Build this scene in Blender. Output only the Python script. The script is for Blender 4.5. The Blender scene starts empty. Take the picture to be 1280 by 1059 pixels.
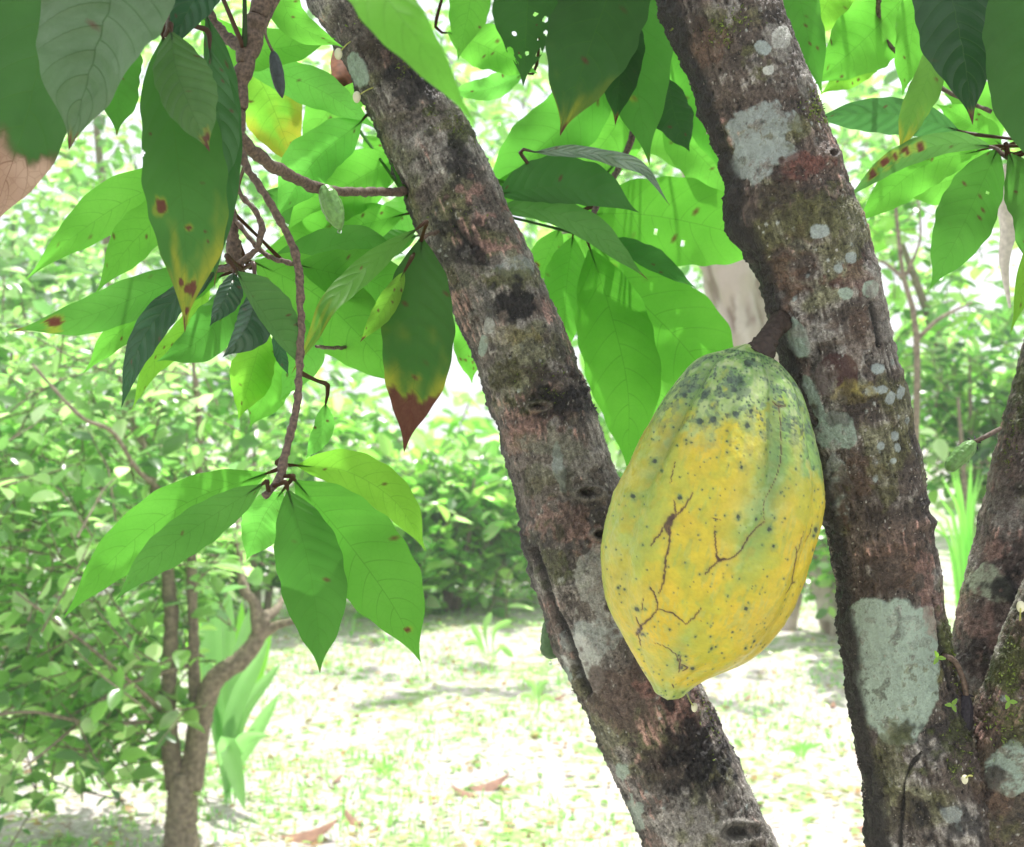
import bpy, math, random
import numpy as np
from mathutils import Vector, Matrix

# ------------------------------------------------------------------ camera, sky, sun, exposure
sc = bpy.context.scene
COL = sc.collection
FPX = 1545.0            # focal length in photo pixels (photo 1280 wide)
CAMZ = 1.4
cam_d = bpy.data.cameras.new('camera'); cam = bpy.data.objects.new('camera', cam_d); COL.objects.link(cam)
cam.location = (0, 0, CAMZ); cam.rotation_euler = (math.radians(90), 0, 0)
cam_d.sensor_width = 36; cam_d.lens = 36 * FPX / 1280
cam_d.clip_start = 0.02; cam_d.clip_end = 400
cam_d.dof.use_dof = True; cam_d.dof.focus_distance = 0.80; cam_d.dof.aperture_fstop = 15
sc.camera = cam

SUN_EL, SUN_AZ = math.radians(74), math.radians(22)       # behind the trees, a little to the right
SUN = Vector((math.sin(SUN_AZ) * math.cos(SUN_EL), math.cos(SUN_AZ) * math.cos(SUN_EL), math.sin(SUN_EL)))
world = bpy.data.worlds.new('World'); sc.world = world; world.use_nodes = True
wn, wl = world.node_tree.nodes, world.node_tree.links
wn.clear()
wo = wn.new('ShaderNodeOutputWorld'); bg = wn.new('ShaderNodeBackground'); sky = wn.new('ShaderNodeTexSky')
sky.sky_type = 'NISHITA'; sky.sun_disc = False; sky.sun_elevation = SUN_EL; sky.sun_rotation = SUN_AZ
sky.dust_density = 3.0
wtc = wn.new('ShaderNodeTexCoord'); wnz = wn.new('ShaderNodeTexNoise'); wnz.inputs['Scale'].default_value = 2.2
wnz.inputs['Detail'].default_value = 5
wr = wn.new('ShaderNodeValToRGB')
wr.color_ramp.elements[0].position = .3; wr.color_ramp.elements[0].color = (7.0, 7.2, 7.5, 1)
wr.color_ramp.elements[1].position = .7; wr.color_ramp.elements[1].color = (11, 11, 11, 1)
wm = wn.new('ShaderNodeMix'); wm.data_type = 'RGBA'; wm.inputs['Factor'].default_value = .72
wl.new(wtc.outputs['Generated'], wnz.inputs['Vector']); wl.new(wnz.outputs['Fac'], wr.inputs['Fac'])
wl.new(sky.outputs['Color'], wm.inputs[6]); wl.new(wr.outputs['Color'], wm.inputs[7])
wl.new(wm.outputs[2], bg.inputs['Color']); wl.new(bg.outputs['Background'], wo.inputs['Surface'])
bg.inputs['Strength'].default_value = 0.125
sd = bpy.data.lights.new('sun', 'SUN'); sd.energy = 4.5; sd.angle = math.radians(0.6); sd.color = (1.0, .97, .94)
so = bpy.data.objects.new('sun', sd); COL.objects.link(so); so.rotation_euler = SUN.to_track_quat('Z', 'Y').to_euler()
so.location = (3, 6, 12)
sc.view_settings.view_transform = 'Standard'; sc.view_settings.look = 'None'
sc.view_settings.exposure = 0.58; sc.view_settings.gamma = 1
sc.render.engine = 'CYCLES'
sc.cycles.max_bounces = 8; sc.cycles.diffuse_bounces = 4; sc.cycles.transmission_bounces = 6; sc.cycles.transparent_max_bounces = 8

rng = np.random.default_rng(7)
random.seed(7)

# ------------------------------------------------------------------ helpers
def P(x, y, d):
    return np.array([(x - 640) / FPX * d, d, CAMZ - (y - 529.5) / FPX * d])

def proj(p):
    p = np.asarray(p); d = p[..., 1]
    return 640 + p[..., 0] / d * FPX, 529.5 - (p[..., 2] - CAMZ) / d * FPX

def spline(pts, n):
    """centripetal-ish Catmull-Rom through rows of any width, n samples"""
    p = np.array(pts, float)
    if len(p) == 2:
        t = np.linspace(0, 1, n)[:, None]; return p[0] * (1 - t) + p[1] * t
    p = np.vstack([2 * p[0] - p[1], p, 2 * p[-1] - p[-2]])
    seg = np.linalg.norm(np.diff(p[1:-1], axis=0), axis=1)
    cum = np.concatenate([[0], np.cumsum(seg)])
    out = []
    for s in np.linspace(0, cum[-1], n):
        i = min(np.searchsorted(cum, s, side='right') - 1, len(seg) - 1)
        t = (s - cum[i]) / seg[i]
        a, b, c, d = p[i], p[i + 1], p[i + 2], p[i + 3]
        out.append(.5 * ((2 * b) + (c - a) * t + (2 * a - 5 * b + 4 * c - d) * t * t + (3 * b - a - 3 * c + d) * t ** 3))
    return np.array(out)

def _hash(ix, iy, iz, seed):
    h = (ix.astype(np.int64) * 374761393 + iy.astype(np.int64) * 668265263 + iz.astype(np.int64) * 2147483647 + seed * 974711) & 0xffffffff
    h = ((h ^ (h >> 13)) * 1274126177) & 0xffffffff
    h = ((h ^ (h >> 16)) * 2246822519) & 0xffffffff
    h = h ^ (h >> 15)
    return (h & 0xffffff) / float(0x1000000)

def vnoise(p, seed=0):
    i = np.floor(p).astype(np.int64); f = p - i; f = f * f * (3 - 2 * f)
    r = 0
    for dx in (0, 1):
        wx = f[:, 0] if dx else 1 - f[:, 0]
        for dy in (0, 1):
            wy = f[:, 1] if dy else 1 - f[:, 1]
            for dz in (0, 1):
                wz = f[:, 2] if dz else 1 - f[:, 2]
                r = r + wx * wy * wz * _hash(i[:, 0] + dx, i[:, 1] + dy, i[:, 2] + dz, seed)
    return r * 2 - 1

def fbm(p, octv=4, seed=0, gain=.5):
    r = 0; a = 1; tot = 0
    for k in range(octv):
        r = r + a * vnoise(p * 2.03 ** k + 17.3 * k, seed + k * 31); tot += a; a *= gain
    return r / tot * 1.6

def cells(p, seed=0):
    """distance to nearest feature point and that cell's random value"""
    i = np.floor(p).astype(np.int64); best = np.full(len(p), 9.); val = np.zeros(len(p))
    for dx in (-1, 0, 1):
        for dy in (-1, 0, 1):
            for dz in (-1, 0, 1):
                c = i + np.array([dx, dy, dz])
                h = [_hash(c[:, 0], c[:, 1], c[:, 2], seed + s) for s in (1, 2, 3, 4)]
                d = np.sqrt((c[:, 0] + h[0] - p[:, 0]) ** 2 + (c[:, 1] + h[1] - p[:, 1]) ** 2 + (c[:, 2] + h[2] - p[:, 2]) ** 2)
                m = d < best; best[m] = d[m]; val[m] = h[3][m]
    return best, val

def sstep(a, b, x):
    t = np.clip((x - a) / (b - a), 0, 1); return t * t * (3 - 2 * t)

def mixc(c, col, m):
    return c * (1 - m[:, None]) + np.array(col)[None, :] * m[:, None]

def mesh(name, verts, faces, uv=None, cols=None, smooth=True, attr='tint'):
    me = bpy.data.meshes.new(name)
    verts = np.asarray(verts, np.float32)
    faces = np.asarray(faces, np.int32)
    nf, k = faces.shape
    me.vertices.add(len(verts)); me.vertices.foreach_set('co', verts.ravel())
    me.loops.add(nf * k); me.loops.foreach_set('vertex_index', faces.ravel())
    me.polygons.add(nf); me.polygons.foreach_set('loop_start', np.arange(0, nf * k, k, dtype=np.int32))
    me.polygons.foreach_set('loop_total', np.full(nf, k, np.int32))
    me.update(calc_edges=True)
    me.validate()
    me.polygons.foreach_set('use_smooth', np.full(len(me.polygons), smooth))
    if uv is not None:
        l = me.uv_layers.new(name='UVMap'); l.data.foreach_set('uv', np.asarray(uv, np.float32)[faces.ravel()].ravel())
    if cols is not None:
        a = me.attributes.new(attr, 'FLOAT_COLOR', 'POINT')
        c = np.ones((len(verts), 4), np.float32); cols = np.asarray(cols); c[:, :cols.shape[1]] = cols
        a.data.foreach_set('color', c.ravel())
    return me

def grid_faces(nr, nc, wrap=False):
    r = np.arange(nr - 1)[:, None]; c = np.arange(nc if wrap else nc - 1)[None, :]
    c2 = (c + 1) % nc
    return np.stack([r * nc + c, r * nc + c2, (r + 1) * nc + c2, (r + 1) * nc + c], -1).reshape(-1, 4)

def obj(name, me, mat=None, parent=None, color=None, loc=None, **props):
    o = bpy.data.objects.new(name, me); COL.objects.link(o)
    if mat is not None and not me.materials: me.materials.append(mat)
    if parent is not None:
        o.parent = parent
        if parent.type == 'EMPTY': o.location = -parent.location + (Vector(loc) if loc is not None else Vector())
    elif loc is not None: o.location = loc
    if color is not None: o.color = color
    for k, v in props.items(): o[k] = v
    return o

def thing(name, label, cat, loc, group=None):
    o = bpy.data.objects.new(name, None); COL.objects.link(o); o.location = Vector([float(v) for v in loc])
    o.empty_display_size = .05
    o['label'] = label; o['category'] = cat
    if group: o['group'] = group
    return o

def frames(c):
    t = np.gradient(c, axis=0); t /= np.linalg.norm(t, axis=1)[:, None]
    ref = np.array([0, -1., 0.]);                                 # angle 0 looks towards -Y
    n = ref - t * (t @ ref)[:, None]
    nn = np.linalg.norm(n, axis=1)
    bad = nn < .15
    if bad.any():
        r2 = np.array([1., 0, 0]); n[bad] = (r2 - t * (t @ r2)[:, None])[bad]; nn = np.linalg.norm(n, axis=1)
    n /= nn[:, None]
    b = np.cross(t, n)
    return t, n, b

def tube_mesh(pts, rad, nl, na, rough=0.0, seed=0):
    """plain tube: pts in world, radius in m, closed ends; returns verts, faces"""
    q = spline(np.column_stack([np.array(pts, float), rad]), nl)
    c, r = q[:, :3], np.maximum(q[:, 3], 1e-4)
    t, n, b = frames(c)
    th = np.linspace(0, 2 * np.pi, na, endpoint=False)
    d = np.cos(th)[None, :, None] * n[:, None, :] + np.sin(th)[None, :, None] * b[:, None, :]
    V = (c[:, None, :] + d * r[:, None, None]).reshape(-1, 3)
    if rough:
        V = V + d.reshape(-1, 3) * (fbm(V * 400, 3, seed) * rough)[:, None]
    F = grid_faces(nl, na, True)
    V = np.vstack([V, c[0], c[-1]])
    i0, i1 = nl * na, nl * na + 1
    k = np.arange(na); k2 = (k + 1) % na
    F = np.vstack([F, np.stack([np.full(na, i0), k2, k, np.full(na, i0)], -1)[:, :4],
                   np.stack([np.full(na, i1), (nl - 1) * na + k, (nl - 1) * na + k2, np.full(na, i1)], -1)])
    return V, F

def clean(F):
    """quads with a doubled last index are triangles; keep them as degenerate-free by splitting everything"""
    tri = []
    F = np.asarray(F)
    dg = F[:, 0] == F[:, 3]
    q = F[~dg]
    tri.append(q[:, [0, 1, 2]]); tri.append(q[:, [0, 2, 3]]); tri.append(F[dg][:, :3])
    return np.vstack(tri)

def join(parts):
    V, F, o = [], [], 0
    for v, f in parts:
        V.append(v); F.append(clean(f) if f.shape[1] == 4 else f); 
        F[-1] = F[-1] + o; o += len(v)
    return np.vstack(V), np.vstack(F)

# ------------------------------------------------------------------ materials
def newmat(name):
    m = bpy.data.materials.new(name); m.use_nodes = True
    n, l = m.node_tree.nodes, m.node_tree.links
    return m, n, l, n['Principled BSDF'], n['Material Output']

def math_node(n, l, op, a, b=None, c=None, clamp=False):
    m = n.new('ShaderNodeMath'); m.operation = op; m.use_clamp = clamp
    for i, v in enumerate((a, b, c)):
        if v is None: continue
        if isinstance(v, (int, float)): m.inputs[i].default_value = v
        else: l.new(v, m.inputs[i])
    return m.outputs[0]

def mixn(n, l, fac, a, b, mode='MIX'):
    m = n.new('ShaderNodeMix'); m.data_type = 'RGBA'; m.blend_type = mode
    for i, v in ((0, fac), (6, a), (7, b)):
        if isinstance(v, (int, float)): m.inputs[i].default_value = v
        elif isinstance(v, tuple): m.inputs[i].default_value = (*v, 1)
        else: l.new(v, m.inputs[i])
    return m.outputs[2]

def noise(n, l, scale, detail=3, vec=None, out='Fac', dist=0):
    t = n.new('ShaderNodeTexNoise'); t.inputs['Scale'].default_value = scale; t.inputs['Detail'].default_value = detail
    t.inputs['Distortion'].default_value = dist
    if vec is not None: l.new(vec, t.inputs['Vector'])
    return t.outputs[out]

def ramp(n, l, fac, stops):
    r = n.new('ShaderNodeValToRGB'); e = r.color_ramp.elements
    while len(e) < len(stops): e.new(.5)
    for i, (p, c) in enumerate(stops): e[i].position = p; e[i].color = (*c, 1) if len(c) == 3 else c
    l.new(fac, r.inputs['Fac']); return r.outputs['Color']

def cacao_leaf_material():
    m, n, l, bs, out = newmat('cacao_leaf')
    info = n.new('ShaderNodeObjectInfo'); uv = n.new('ShaderNodeTexCoord')
    at = n.new('ShaderNodeAttribute'); at.attribute_name = 'tint'
    sx = n.new('ShaderNodeSeparateXYZ'); l.new(uv.outputs['UV'], sx.inputs[0])
    u, v = sx.outputs['X'], sx.outputs['Y']
    x = math_node(n, l, 'ABSOLUTE', math_node(n, l, 'SUBTRACT', u, .5)); x = math_node(n, l, 'MULTIPLY', x, 2)
    geo = n.new('ShaderNodeTexCoord')
    nz = noise(n, l, 9, 2, geo.outputs['Object'])
    ph = math_node(n, l, 'SUBTRACT', v, math_node(n, l, 'MULTIPLY', math_node(n, l, 'POWER', x, 1.45), .15))
    ph = math_node(n, l, 'ADD', ph, math_node(n, l, 'MULTIPLY', nz, .02))
    side = math_node(n, l, 'MULTIPLY', math_node(n, l, 'GREATER_THAN', u, .5), .45)
    ph = math_node(n, l, 'ADD', math_node(n, l, 'MULTIPLY', ph, math_node(n, l, 'ADD', 8.5, math_node(n, l, 'MULTIPLY', info.outputs['Random'], 3.5))), side)
    fr = math_node(n, l, 'FRACT', ph)
    tri = math_node(n, l, 'ABSOLUTE', math_node(n, l, 'SUBTRACT', fr, .5))         # 0 on vein
    vein = math_node(n, l, 'SUBTRACT', 1, math_node(n, l, 'DIVIDE', tri, .016), clamp=True)
    fade = math_node(n, l, 'SUBTRACT', 1.02, x, clamp=True)
    vein = math_node(n, l, 'MULTIPLY', vein, math_node(n, l, 'POWER', fade, .5))
    mid = math_node(n, l, 'SUBTRACT', 1, math_node(n, l, 'DIVIDE', x, .018), clamp=True)
    # tertiary net
    vo = n.new('ShaderNodeTexVoronoi'); vo.feature = 'DISTANCE_TO_EDGE'; vo.inputs['Scale'].default_value = 170
    l.new(geo.outputs['Object'], vo.inputs['Vector'])
    net = math_node(n, l, 'SUBTRACT', 1, math_node(n, l, 'DIVIDE', vo.outputs['Distance'], .06), clamp=True)
    vmask = math_node(n, l, 'MAXIMUM', vein, mid)
    st = n.new('ShaderNodeSeparateColor'); l.new(at.outputs['Color'], st.inputs[0])
    brown, yellow, dark = st.outputs[0], st.outputs[1], st.outputs[2]
    n2 = noise(n, l, 26, 3, geo.outputs['Object'])
    n3 = noise(n, l, 260, 2, geo.outputs['Object'])
    wide = math_node(n, l, 'SUBTRACT', 1, math_node(n, l, 'DIVIDE', tri, .05), clamp=True)
    wide = math_node(n, l, 'MULTIPLY', math_node(n, l, 'POWER', wide, 1.6), math_node(n, l, 'POWER', fade, .5))
    br = ramp(n, l, n3, [(0, (.07, .028, .02)), (1, (.17, .085, .055))])
    br = mixn(n, l, dark, br, ramp(n, l, n2, [(.25, (.30, .17, .12)), (.7, (.58, .42, .33))]))
    br = mixn(n, l, math_node(n, l, 'MULTIPLY', math_node(n, l, 'MAXIMUM', math_node(n, l, 'MAXIMUM', wide, mid), math_node(n, l, 'MULTIPLY', net, .4)), .9), br, (.09, .025, .02))
    va = math_node(n, l, 'SUBTRACT', 1.0, math_node(n, l, 'MULTIPLY', info.outputs['Alpha'], 1.15), clamp=True)
    n4 = noise(n, l, 38, 5, geo.outputs['Object'], dist=1.2)
    blot = math_node(n, l, 'MULTIPLY', math_node(n, l, 'MULTIPLY', math_node(n, l, 'SUBTRACT', n4, .48), 5, clamp=True), math_node(n, l, 'SUBTRACT', va, .3, clamp=True))
    def shade(col_sock, yel, dk, veincol, veinamt):
        c = mixn(n, l, math_node(n, l, 'MULTIPLY', math_node(n, l, 'SUBTRACT', n2, .25, clamp=True), 1.3), col_sock, mixn(n, l, 1.0, col_sock, (.55, .68, .5), 'MULTIPLY'))
        c = mixn(n, l, blot, c, mixn(n, l, 1.0, col_sock, (.38, .55, .3), 'MULTIPLY'))
        c = mixn(n, l, math_node(n, l, 'MULTIPLY', yellow, math_node(n, l, 'ADD', .45, n4)), c, yel)
        c = mixn(n, l, math_node(n, l, 'MULTIPLY', net, .10), c, veincol)
        c = mixn(n, l, math_node(n, l, 'MULTIPLY', math_node(n, l, 'MAXIMUM', wide, mid), math_node(n, l, 'ADD', math_node(n, l, 'MULTIPLY', va, veinamt), .34)), c, veincol)
        return mixn(n, l, brown, c, br)
    refl = shade(info.outputs['Color'], (.26, .26, .03), (.02, .02, .015), (.025, .06, .015), .75)
    tcol = mixn(n, l, 1.0, info.outputs['Color'], (1.95, 3.15, 2.3), 'MULTIPLY')
    tran = shade(tcol, (.48, .47, .04), (.03, .03, .01), (.10, .30, .03), .5)
    tran = mixn(n, l, math_node(n, l, 'MULTIPLY', brown, .9), tran, mixn(n, l, dark, (.13, .035, .02), (.40, .24, .16)))
    l.new(refl, bs.inputs['Base Color'])
    rough = math_node(n, l, 'ADD', math_node(n, l, 'MULTIPLY', info.outputs['Alpha'], .5), math_node(n, l, 'ADD', .18, math_node(n, l, 'MULTIPLY', n2, .25))); l.new(rough, bs.inputs['Roughness'])
    l.new(math_node(n, l, 'SUBTRACT', .6, math_node(n, l, 'MULTIPLY', info.outputs['Alpha'], .75)), bs.inputs['Specular IOR Level'])
    tr = n.new('ShaderNodeBsdfTranslucent'); l.new(tran, tr.inputs['Color'])
    mx = n.new('ShaderNodeMixShader'); l.new(info.outputs['Alpha'], mx.inputs['Fac'])
    l.new(bs.outputs[0], mx.inputs[1]); l.new(tr.outputs[0], mx.inputs[2]); l.new(mx.outputs[0], out.inputs['Surface'])
    h = math_node(n, l, 'ADD', math_node(n, l, 'POWER', math_node(n, l, 'MINIMUM', math_node(n, l, 'MULTIPLY', tri, 2.6), 1), .6), math_node(n, l, 'ADD', math_node(n, l, 'MULTIPLY', n3, .22), math_node(n, l, 'MULTIPLY', n4, 1.3)))
    h = math_node(n, l, 'SUBTRACT', h, math_node(n, l, 'MULTIPLY', vmask, .3))
    bp = n.new('ShaderNodeBump'); l.new(math_node(n, l, 'ADD', .2, math_node(n, l, 'MULTIPLY', va, .6)), bp.inputs['Strength']); bp.inputs['Distance'].default_value = .0012
    l.new(h, bp.inputs['Height']); l.new(bp.outputs[0], bs.inputs['Normal'])
    return m

def shrub_leaf_material():
    m, n, l, bs, out = newmat('small_leaf')
    info = n.new('ShaderNodeObjectInfo'); at = n.new('ShaderNodeAttribute'); at.attribute_name = 'tint'
    c = mixn(n, l, 1.0, at.outputs['Color'], info.outputs['Color'], 'MULTIPLY')
    g = n.new('ShaderNodeTexCoord')
    nz = noise(n, l, 14, 3, g.outputs['Object'])
    c = mixn(n, l, math_node(n, l, 'MULTIPLY', nz, .5), c, mixn(n, l, 1.0, c, (.6, .7, .6), 'MULTIPLY'))
    l.new(c, bs.inputs['Base Color']); bs.inputs['Roughness'].default_value = .25; bs.inputs['Specular IOR Level'].default_value = .7
    tr = n.new('ShaderNodeBsdfTranslucent'); l.new(mixn(n, l, 1.0, c, (2.7, 3.5, 2.0), 'MULTIPLY'), tr.inputs['Color'])
    mx = n.new('ShaderNodeMixShader'); mx.inputs['Fac'].default_value = .5
    l.new(bs.outputs[0], mx.inputs[1]); l.new(tr.outputs[0], mx.inputs[2]); l.new(mx.outputs[0], out.inputs['Surface'])
    return m

def bark_material():
    m, n, l, bs, out = newmat('bark')
    at = n.new('ShaderNodeAttribute'); at.attribute_name = 'tint'; g = n.new('ShaderNodeTexCoord')
    f1 = noise(n, l, 900, 4, g.outputs['Object']); f2 = noise(n, l, 320, 5, g.outputs['Object'], dist=.6)
    k = ramp(n, l, f1, [(.3, (.55, .53, .5)), (.7, (1.35, 1.36, 1.38))])
    c = mixn(n, l, at.outputs['Alpha'], at.outputs['Color'], mixn(n, l, 1.0, at.outputs['Color'], k, 'MULTIPLY'))
    k2 = ramp(n, l, f2, [(.36, (.5, .48, .46)), (.62, (1.2, 1.2, 1.2))])
    c = mixn(n, l, math_node(n, l, 'MULTIPLY', at.outputs['Alpha'], .8), c, mixn(n, l, 1.0, c, k2, 'MULTIPLY'))
    l.new(c, bs.inputs['Base Color']); bs.inputs['Roughness'].default_value = .52; bs.inputs['Specular IOR Level'].default_value = .45
    h = math_node(n, l, 'ADD', f2, math_node(n, l, 'MULTIPLY', f1, .6))
    bp = n.new('ShaderNodeBump'); bp.inputs['Strength'].default_value = 1.0; bp.inputs['Distance'].default_value = .0022
    l.new(h, bp.inputs['Height']); l.new(bp.outputs[0], bs.inputs['Normal'])
    return m

def pod_material():
    m, n, l, bs, out = newmat('pod_skin')
    at = n.new('ShaderNodeAttribute'); at.attribute_name = 'tint'; g = n.new('ShaderNodeTexCoord')
    f1 = noise(n, l, 420, 3, g.outputs['Object']); f2 = noise(n, l, 110, 4, g.outputs['Object'])
    c = mixn(n, l, 1.0, at.outputs['Color'], ramp(n, l, f2, [(.3, (.86, .88, .85)), (.7, (1.1, 1.08, 1.1))]), 'MULTIPLY')
    l.new(c, bs.inputs['Base Color'])
    l.new(math_node(n, l, 'ADD', .22, math_node(n, l, 'MULTIPLY', f2, .32)), bs.inputs['Roughness'])
    bs.inputs['Specular IOR Level'].default_value = .5
    bs.inputs['Subsurface Weight'].default_value = .06; bs.inputs['Subsurface Radius'].default_value = (.004, .003, .001)
    bp = n.new('ShaderNodeBump'); bp.inputs['Strength'].default_value = .4; bp.inputs['Distance'].default_value = .0012
    l.new(math_node(n, l, 'ADD', f2, math_node(n, l, 'MULTIPLY', f1, .35)), bp.inputs['Height']); l.new(bp.outputs[0], bs.inputs['Normal'])
    return m

def plain(name, col, rough=.6, var=.35, scale=150, spec=.4):
    m, n, l, bs, out = newmat(name); g = n.new('ShaderNodeTexCoord')
    nz = noise(n, l, scale, 4, g.outputs['Object'])
    a = tuple(c * (1 - var) for c in col); b = tuple(min(1, c * (1 + var)) for c in col)
    l.new(ramp(n, l, nz, [(.3, a), (.7, b)]), bs.inputs['Base Color']); bs.inputs['Roughness'].default_value = rough
    bs.inputs['Specular IOR Level'].default_value = spec
    bp = n.new('ShaderNodeBump'); bp.inputs['Strength'].default_value = .4; bp.inputs['Distance'].default_value = .001
    l.new(nz, bp.inputs['Height']); l.new(bp.outputs[0], bs.inputs['Normal'])
    return m

M_LEAF = cacao_leaf_material(); M_SMALL = shrub_leaf_material(); M_BARK = bark_material(); M_POD = pod_material()
M_TWIG = plain('brown_twig', (.10, .068, .048), .6, .6, 500)
M_TWIGPALE = plain('shrub_wood', (.20, .165, .115), .8, .45, 60)
M_PALE = plain('pale_bark', (.50, .42, .36), .85, .35, 9)
M_GREENPOD = plain('young_pod_skin', (.13, .27, .07), .36, .25, 300)
M_DARKPOD = plain('shrivelled_pod_skin', (.025, .035, .035), .5, .4, 400)
M_BLACKPOD = plain('dead_pod_skin', (.02, .017, .022), .75, .5, 700)
M_BUD = plain('flower_bud', (.62, .60, .42), .5, .1, 300)
M_BUDSTEM = plain('bud_stem', (.35, .36, .10), .5, .2, 300)
M_MOSS = plain('moss', (.13, .18, .03), .8, .5, 500)
M_FLAKE = plain('bark_flake', (.24, .21, .17), .7, .8, 400)
M_DROP, _n, _l, _b, _o = newmat('water_drop'); _b.inputs['Transmission Weight'].default_value = 1
_b.inputs['Roughness'].default_value = .02; _b.inputs['IOR'].default_value = 1.33

# ------------------------------------------------------------------ ground
def ground_material():
    m, n, l, bs, out = newmat('litter_ground'); g = n.new('ShaderNodeTexCoord'); v = g.outputs['Object']
    a = noise(n, l, 1.1, 4, v); b = noise(n, l, 9, 5, v, dist=1.0); c = noise(n, l, 45, 4, v)
    straw = ramp(n, l, c, [(.3, (.36, .30, .28)), (.5, (.54, .485, .475)), (.7, (.66, .62, .62))])
    green = ramp(n, l, c, [(.3, (.17, .29, .09)), (.7, (.40, .52, .24))])
    gm = math_node(n, l, 'MULTIPLY', math_node(n, l, 'SUBTRACT', math_node(n, l, 'ADD', b, math_node(n, l, 'MULTIPLY', a, .5)), .74), 7, clamp=True)
    col = mixn(n, l, gm, straw, green)
    bm = math_node(n, l, 'MULTIPLY', math_node(n, l, 'SUBTRACT', noise(n, l, 14, 4, v, dist=2), .62), 12, clamp=True)
    col = mixn(n, l, bm, col, (.30, .20, .15))
    l.new(col, bs.inputs['Base Color']); bs.inputs['Roughness'].default_value = .9; bs.inputs['Specular IOR Level'].default_value = .1
    bp = n.new('ShaderNodeBump'); bp.inputs['Strength'].default_value = .7; bp.inputs['Distance'].default_value = .03
    l.new(c, bp.inputs['Height']); l.new(bp.outputs[0], bs.inputs['Normal'])
    return m

def gz(x, y):
    p = np.column_stack([np.atleast_1d(x), np.atleast_1d(y), np.zeros(np.size(x))])
    return fbm(p * .7, 3, 5) * .035 * sstep(1.2, 3.0, p[:, 1])

ys = np.concatenate([np.linspace(-12, 2, 12), np.linspace(2.2, 12, 120), np.geomspace(12.5, 160, 30)])
xs = np.concatenate([-np.geomspace(160, 8, 20), np.linspace(-7.5, 7.5, 120), np.geomspace(8, 160, 20)])
GX, GY = np.meshgrid(xs, ys)
gV = np.column_stack([GX.ravel(), GY.ravel(), gz(GX.ravel(), GY.ravel())])
gF = grid_faces(len(ys), len(xs))
obj('ground', mesh('ground', gV, gF), ground_material(), kind='structure')

# grass, weeds and litter on the ground
def blades(n, xr, yr, h0, h1, w, mask_scale=1.3, thr=0.0, seed=1, bend=.5):
    x = rng.uniform(*xr, n); y = rng.uniform(*yr, n)
    keep = fbm(np.column_stack([x, y, x * 0]) * mask_scale, 3, seed) > thr
    x, y = x[keep], y[keep]; n = len(x); z = gz(x, y)
    h = rng.uniform(h0, h1, n) * (rng.random(n) ** .6 * .7 + .3); a = rng.uniform(0, 2 * np.pi, n); b = rng.uniform(.1, bend, n) * h
    ww = w * rng.uniform(.6, 1.4, n)
    px, py = np.cos(a), np.sin(a)
    V = np.zeros((n, 5, 3))
    for k, (t, s) in enumerate(((0, 1), (0, -1), (.55, .7), (.55, -.7), (1, 0))):
        V[:, k, 0] = x - py * ww * s / 2 + px * b * t * t; V[:, k, 1] = y + px * ww * s / 2 + py * b * t * t
        V[:, k, 2] = z - .004 + h * (t - .25 * t * t * (b / h))
    base = np.arange(n)[:, None] * 5
    F = np.vstack([base + np.array([[0, 1, 3]]), base + np.array([[0, 3, 2]]), base + np.array([[2, 3, 4]])])
    return V.reshape(-1, 3), F, n

def tinted(n, k, pal, var=.25):
    pal = np.array(pal); c = pal[rng.integers(0, len(pal), n)] * rng.uniform(1 - var, 1 + var, (n, 1))
    return np.repeat(c, k, axis=0)

V, F, n = blades(48000, (-3.2, 3.6), (3.4, 10.5), .015, .055, .008, 1.6, .12, 3)
obj('grass', mesh('grass', V, F, cols=tinted(n, 5, [(.18, .33, .13), (.25, .40, .17), (.38, .44, .28), (.17, .32, .15)])), M_SMALL, kind='stuff')
V, F, n = blades(3200, (-3.2, 3.6), (3.4, 9.5), .04, .16, .009, 1.1, .42, 9, .9)
obj('tall_grass', mesh('tall_grass', V, F, cols=tinted(n, 5, [(.18, .38, .12), (.26, .42, .15)])), M_SMALL, kind='stuff')

# ------------------------------------------------------------------ small leaf templates and shrubs
def leaf_template(L=1.0, W=.5, nl=6, nw=3, fold=.18, droop=.2, tipw=.0):
    """unit leaf along +X, face up +Z"""
    v = np.linspace(0, 1, nl); w = W / 2 * np.sin(np.pi * np.clip(v, 0, 1) ** .85) ** .75; w[0] = .02 * W; w[-1] = .0005
    u = np.linspace(-1, 1, nw)
    X = np.repeat((v * L)[:, None], nw, 1); Y = w[:, None] * u[None, :]
    Z = np.abs(u)[None, :] * w[:, None] * fold * 2 - droop * L * (v ** 2)[:, None] + 0 * Y
    return np.stack([X, Y, Z], -1).reshape(-1, 3), clean(grid_faces(nl, nw))

T_OVAL = leaf_template(1, .52, 6, 3, .2, .12); T_LONG = leaf_template(1, .30, 6, 3, .25, .3); T_ROUND = leaf_template(1, .62, 6, 3, .12, .18)
TEMPL = {'oval': T_OVAL, 'long': T_LONG, 'round': T_ROUND}

def rotmats(dirs, ups):
    x = dirs / np.linalg.norm(dirs, axis=1)[:, None]
    y = np.cross(ups, x); y /= np.linalg.norm(y, axis=1)[:, None] + 1e-9
    z = np.cross(x, y)
    return np.stack([x, y, z], -1)          # columns

def scatter_leaves(pos, dirs, ups, size, templ):
    tv, tf = TEMPL[templ]; R = rotmats(dirs, ups)
    V = np.einsum('nij,kj->nki', R, tv) * size[:, None, None] + pos[:, None, :]
    F = (tf[None, :, :] + (np.arange(len(pos)) * len(tv))[:, None, None]).reshape(-1, 3)
    return V.reshape(-1, 3), F, R

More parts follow.
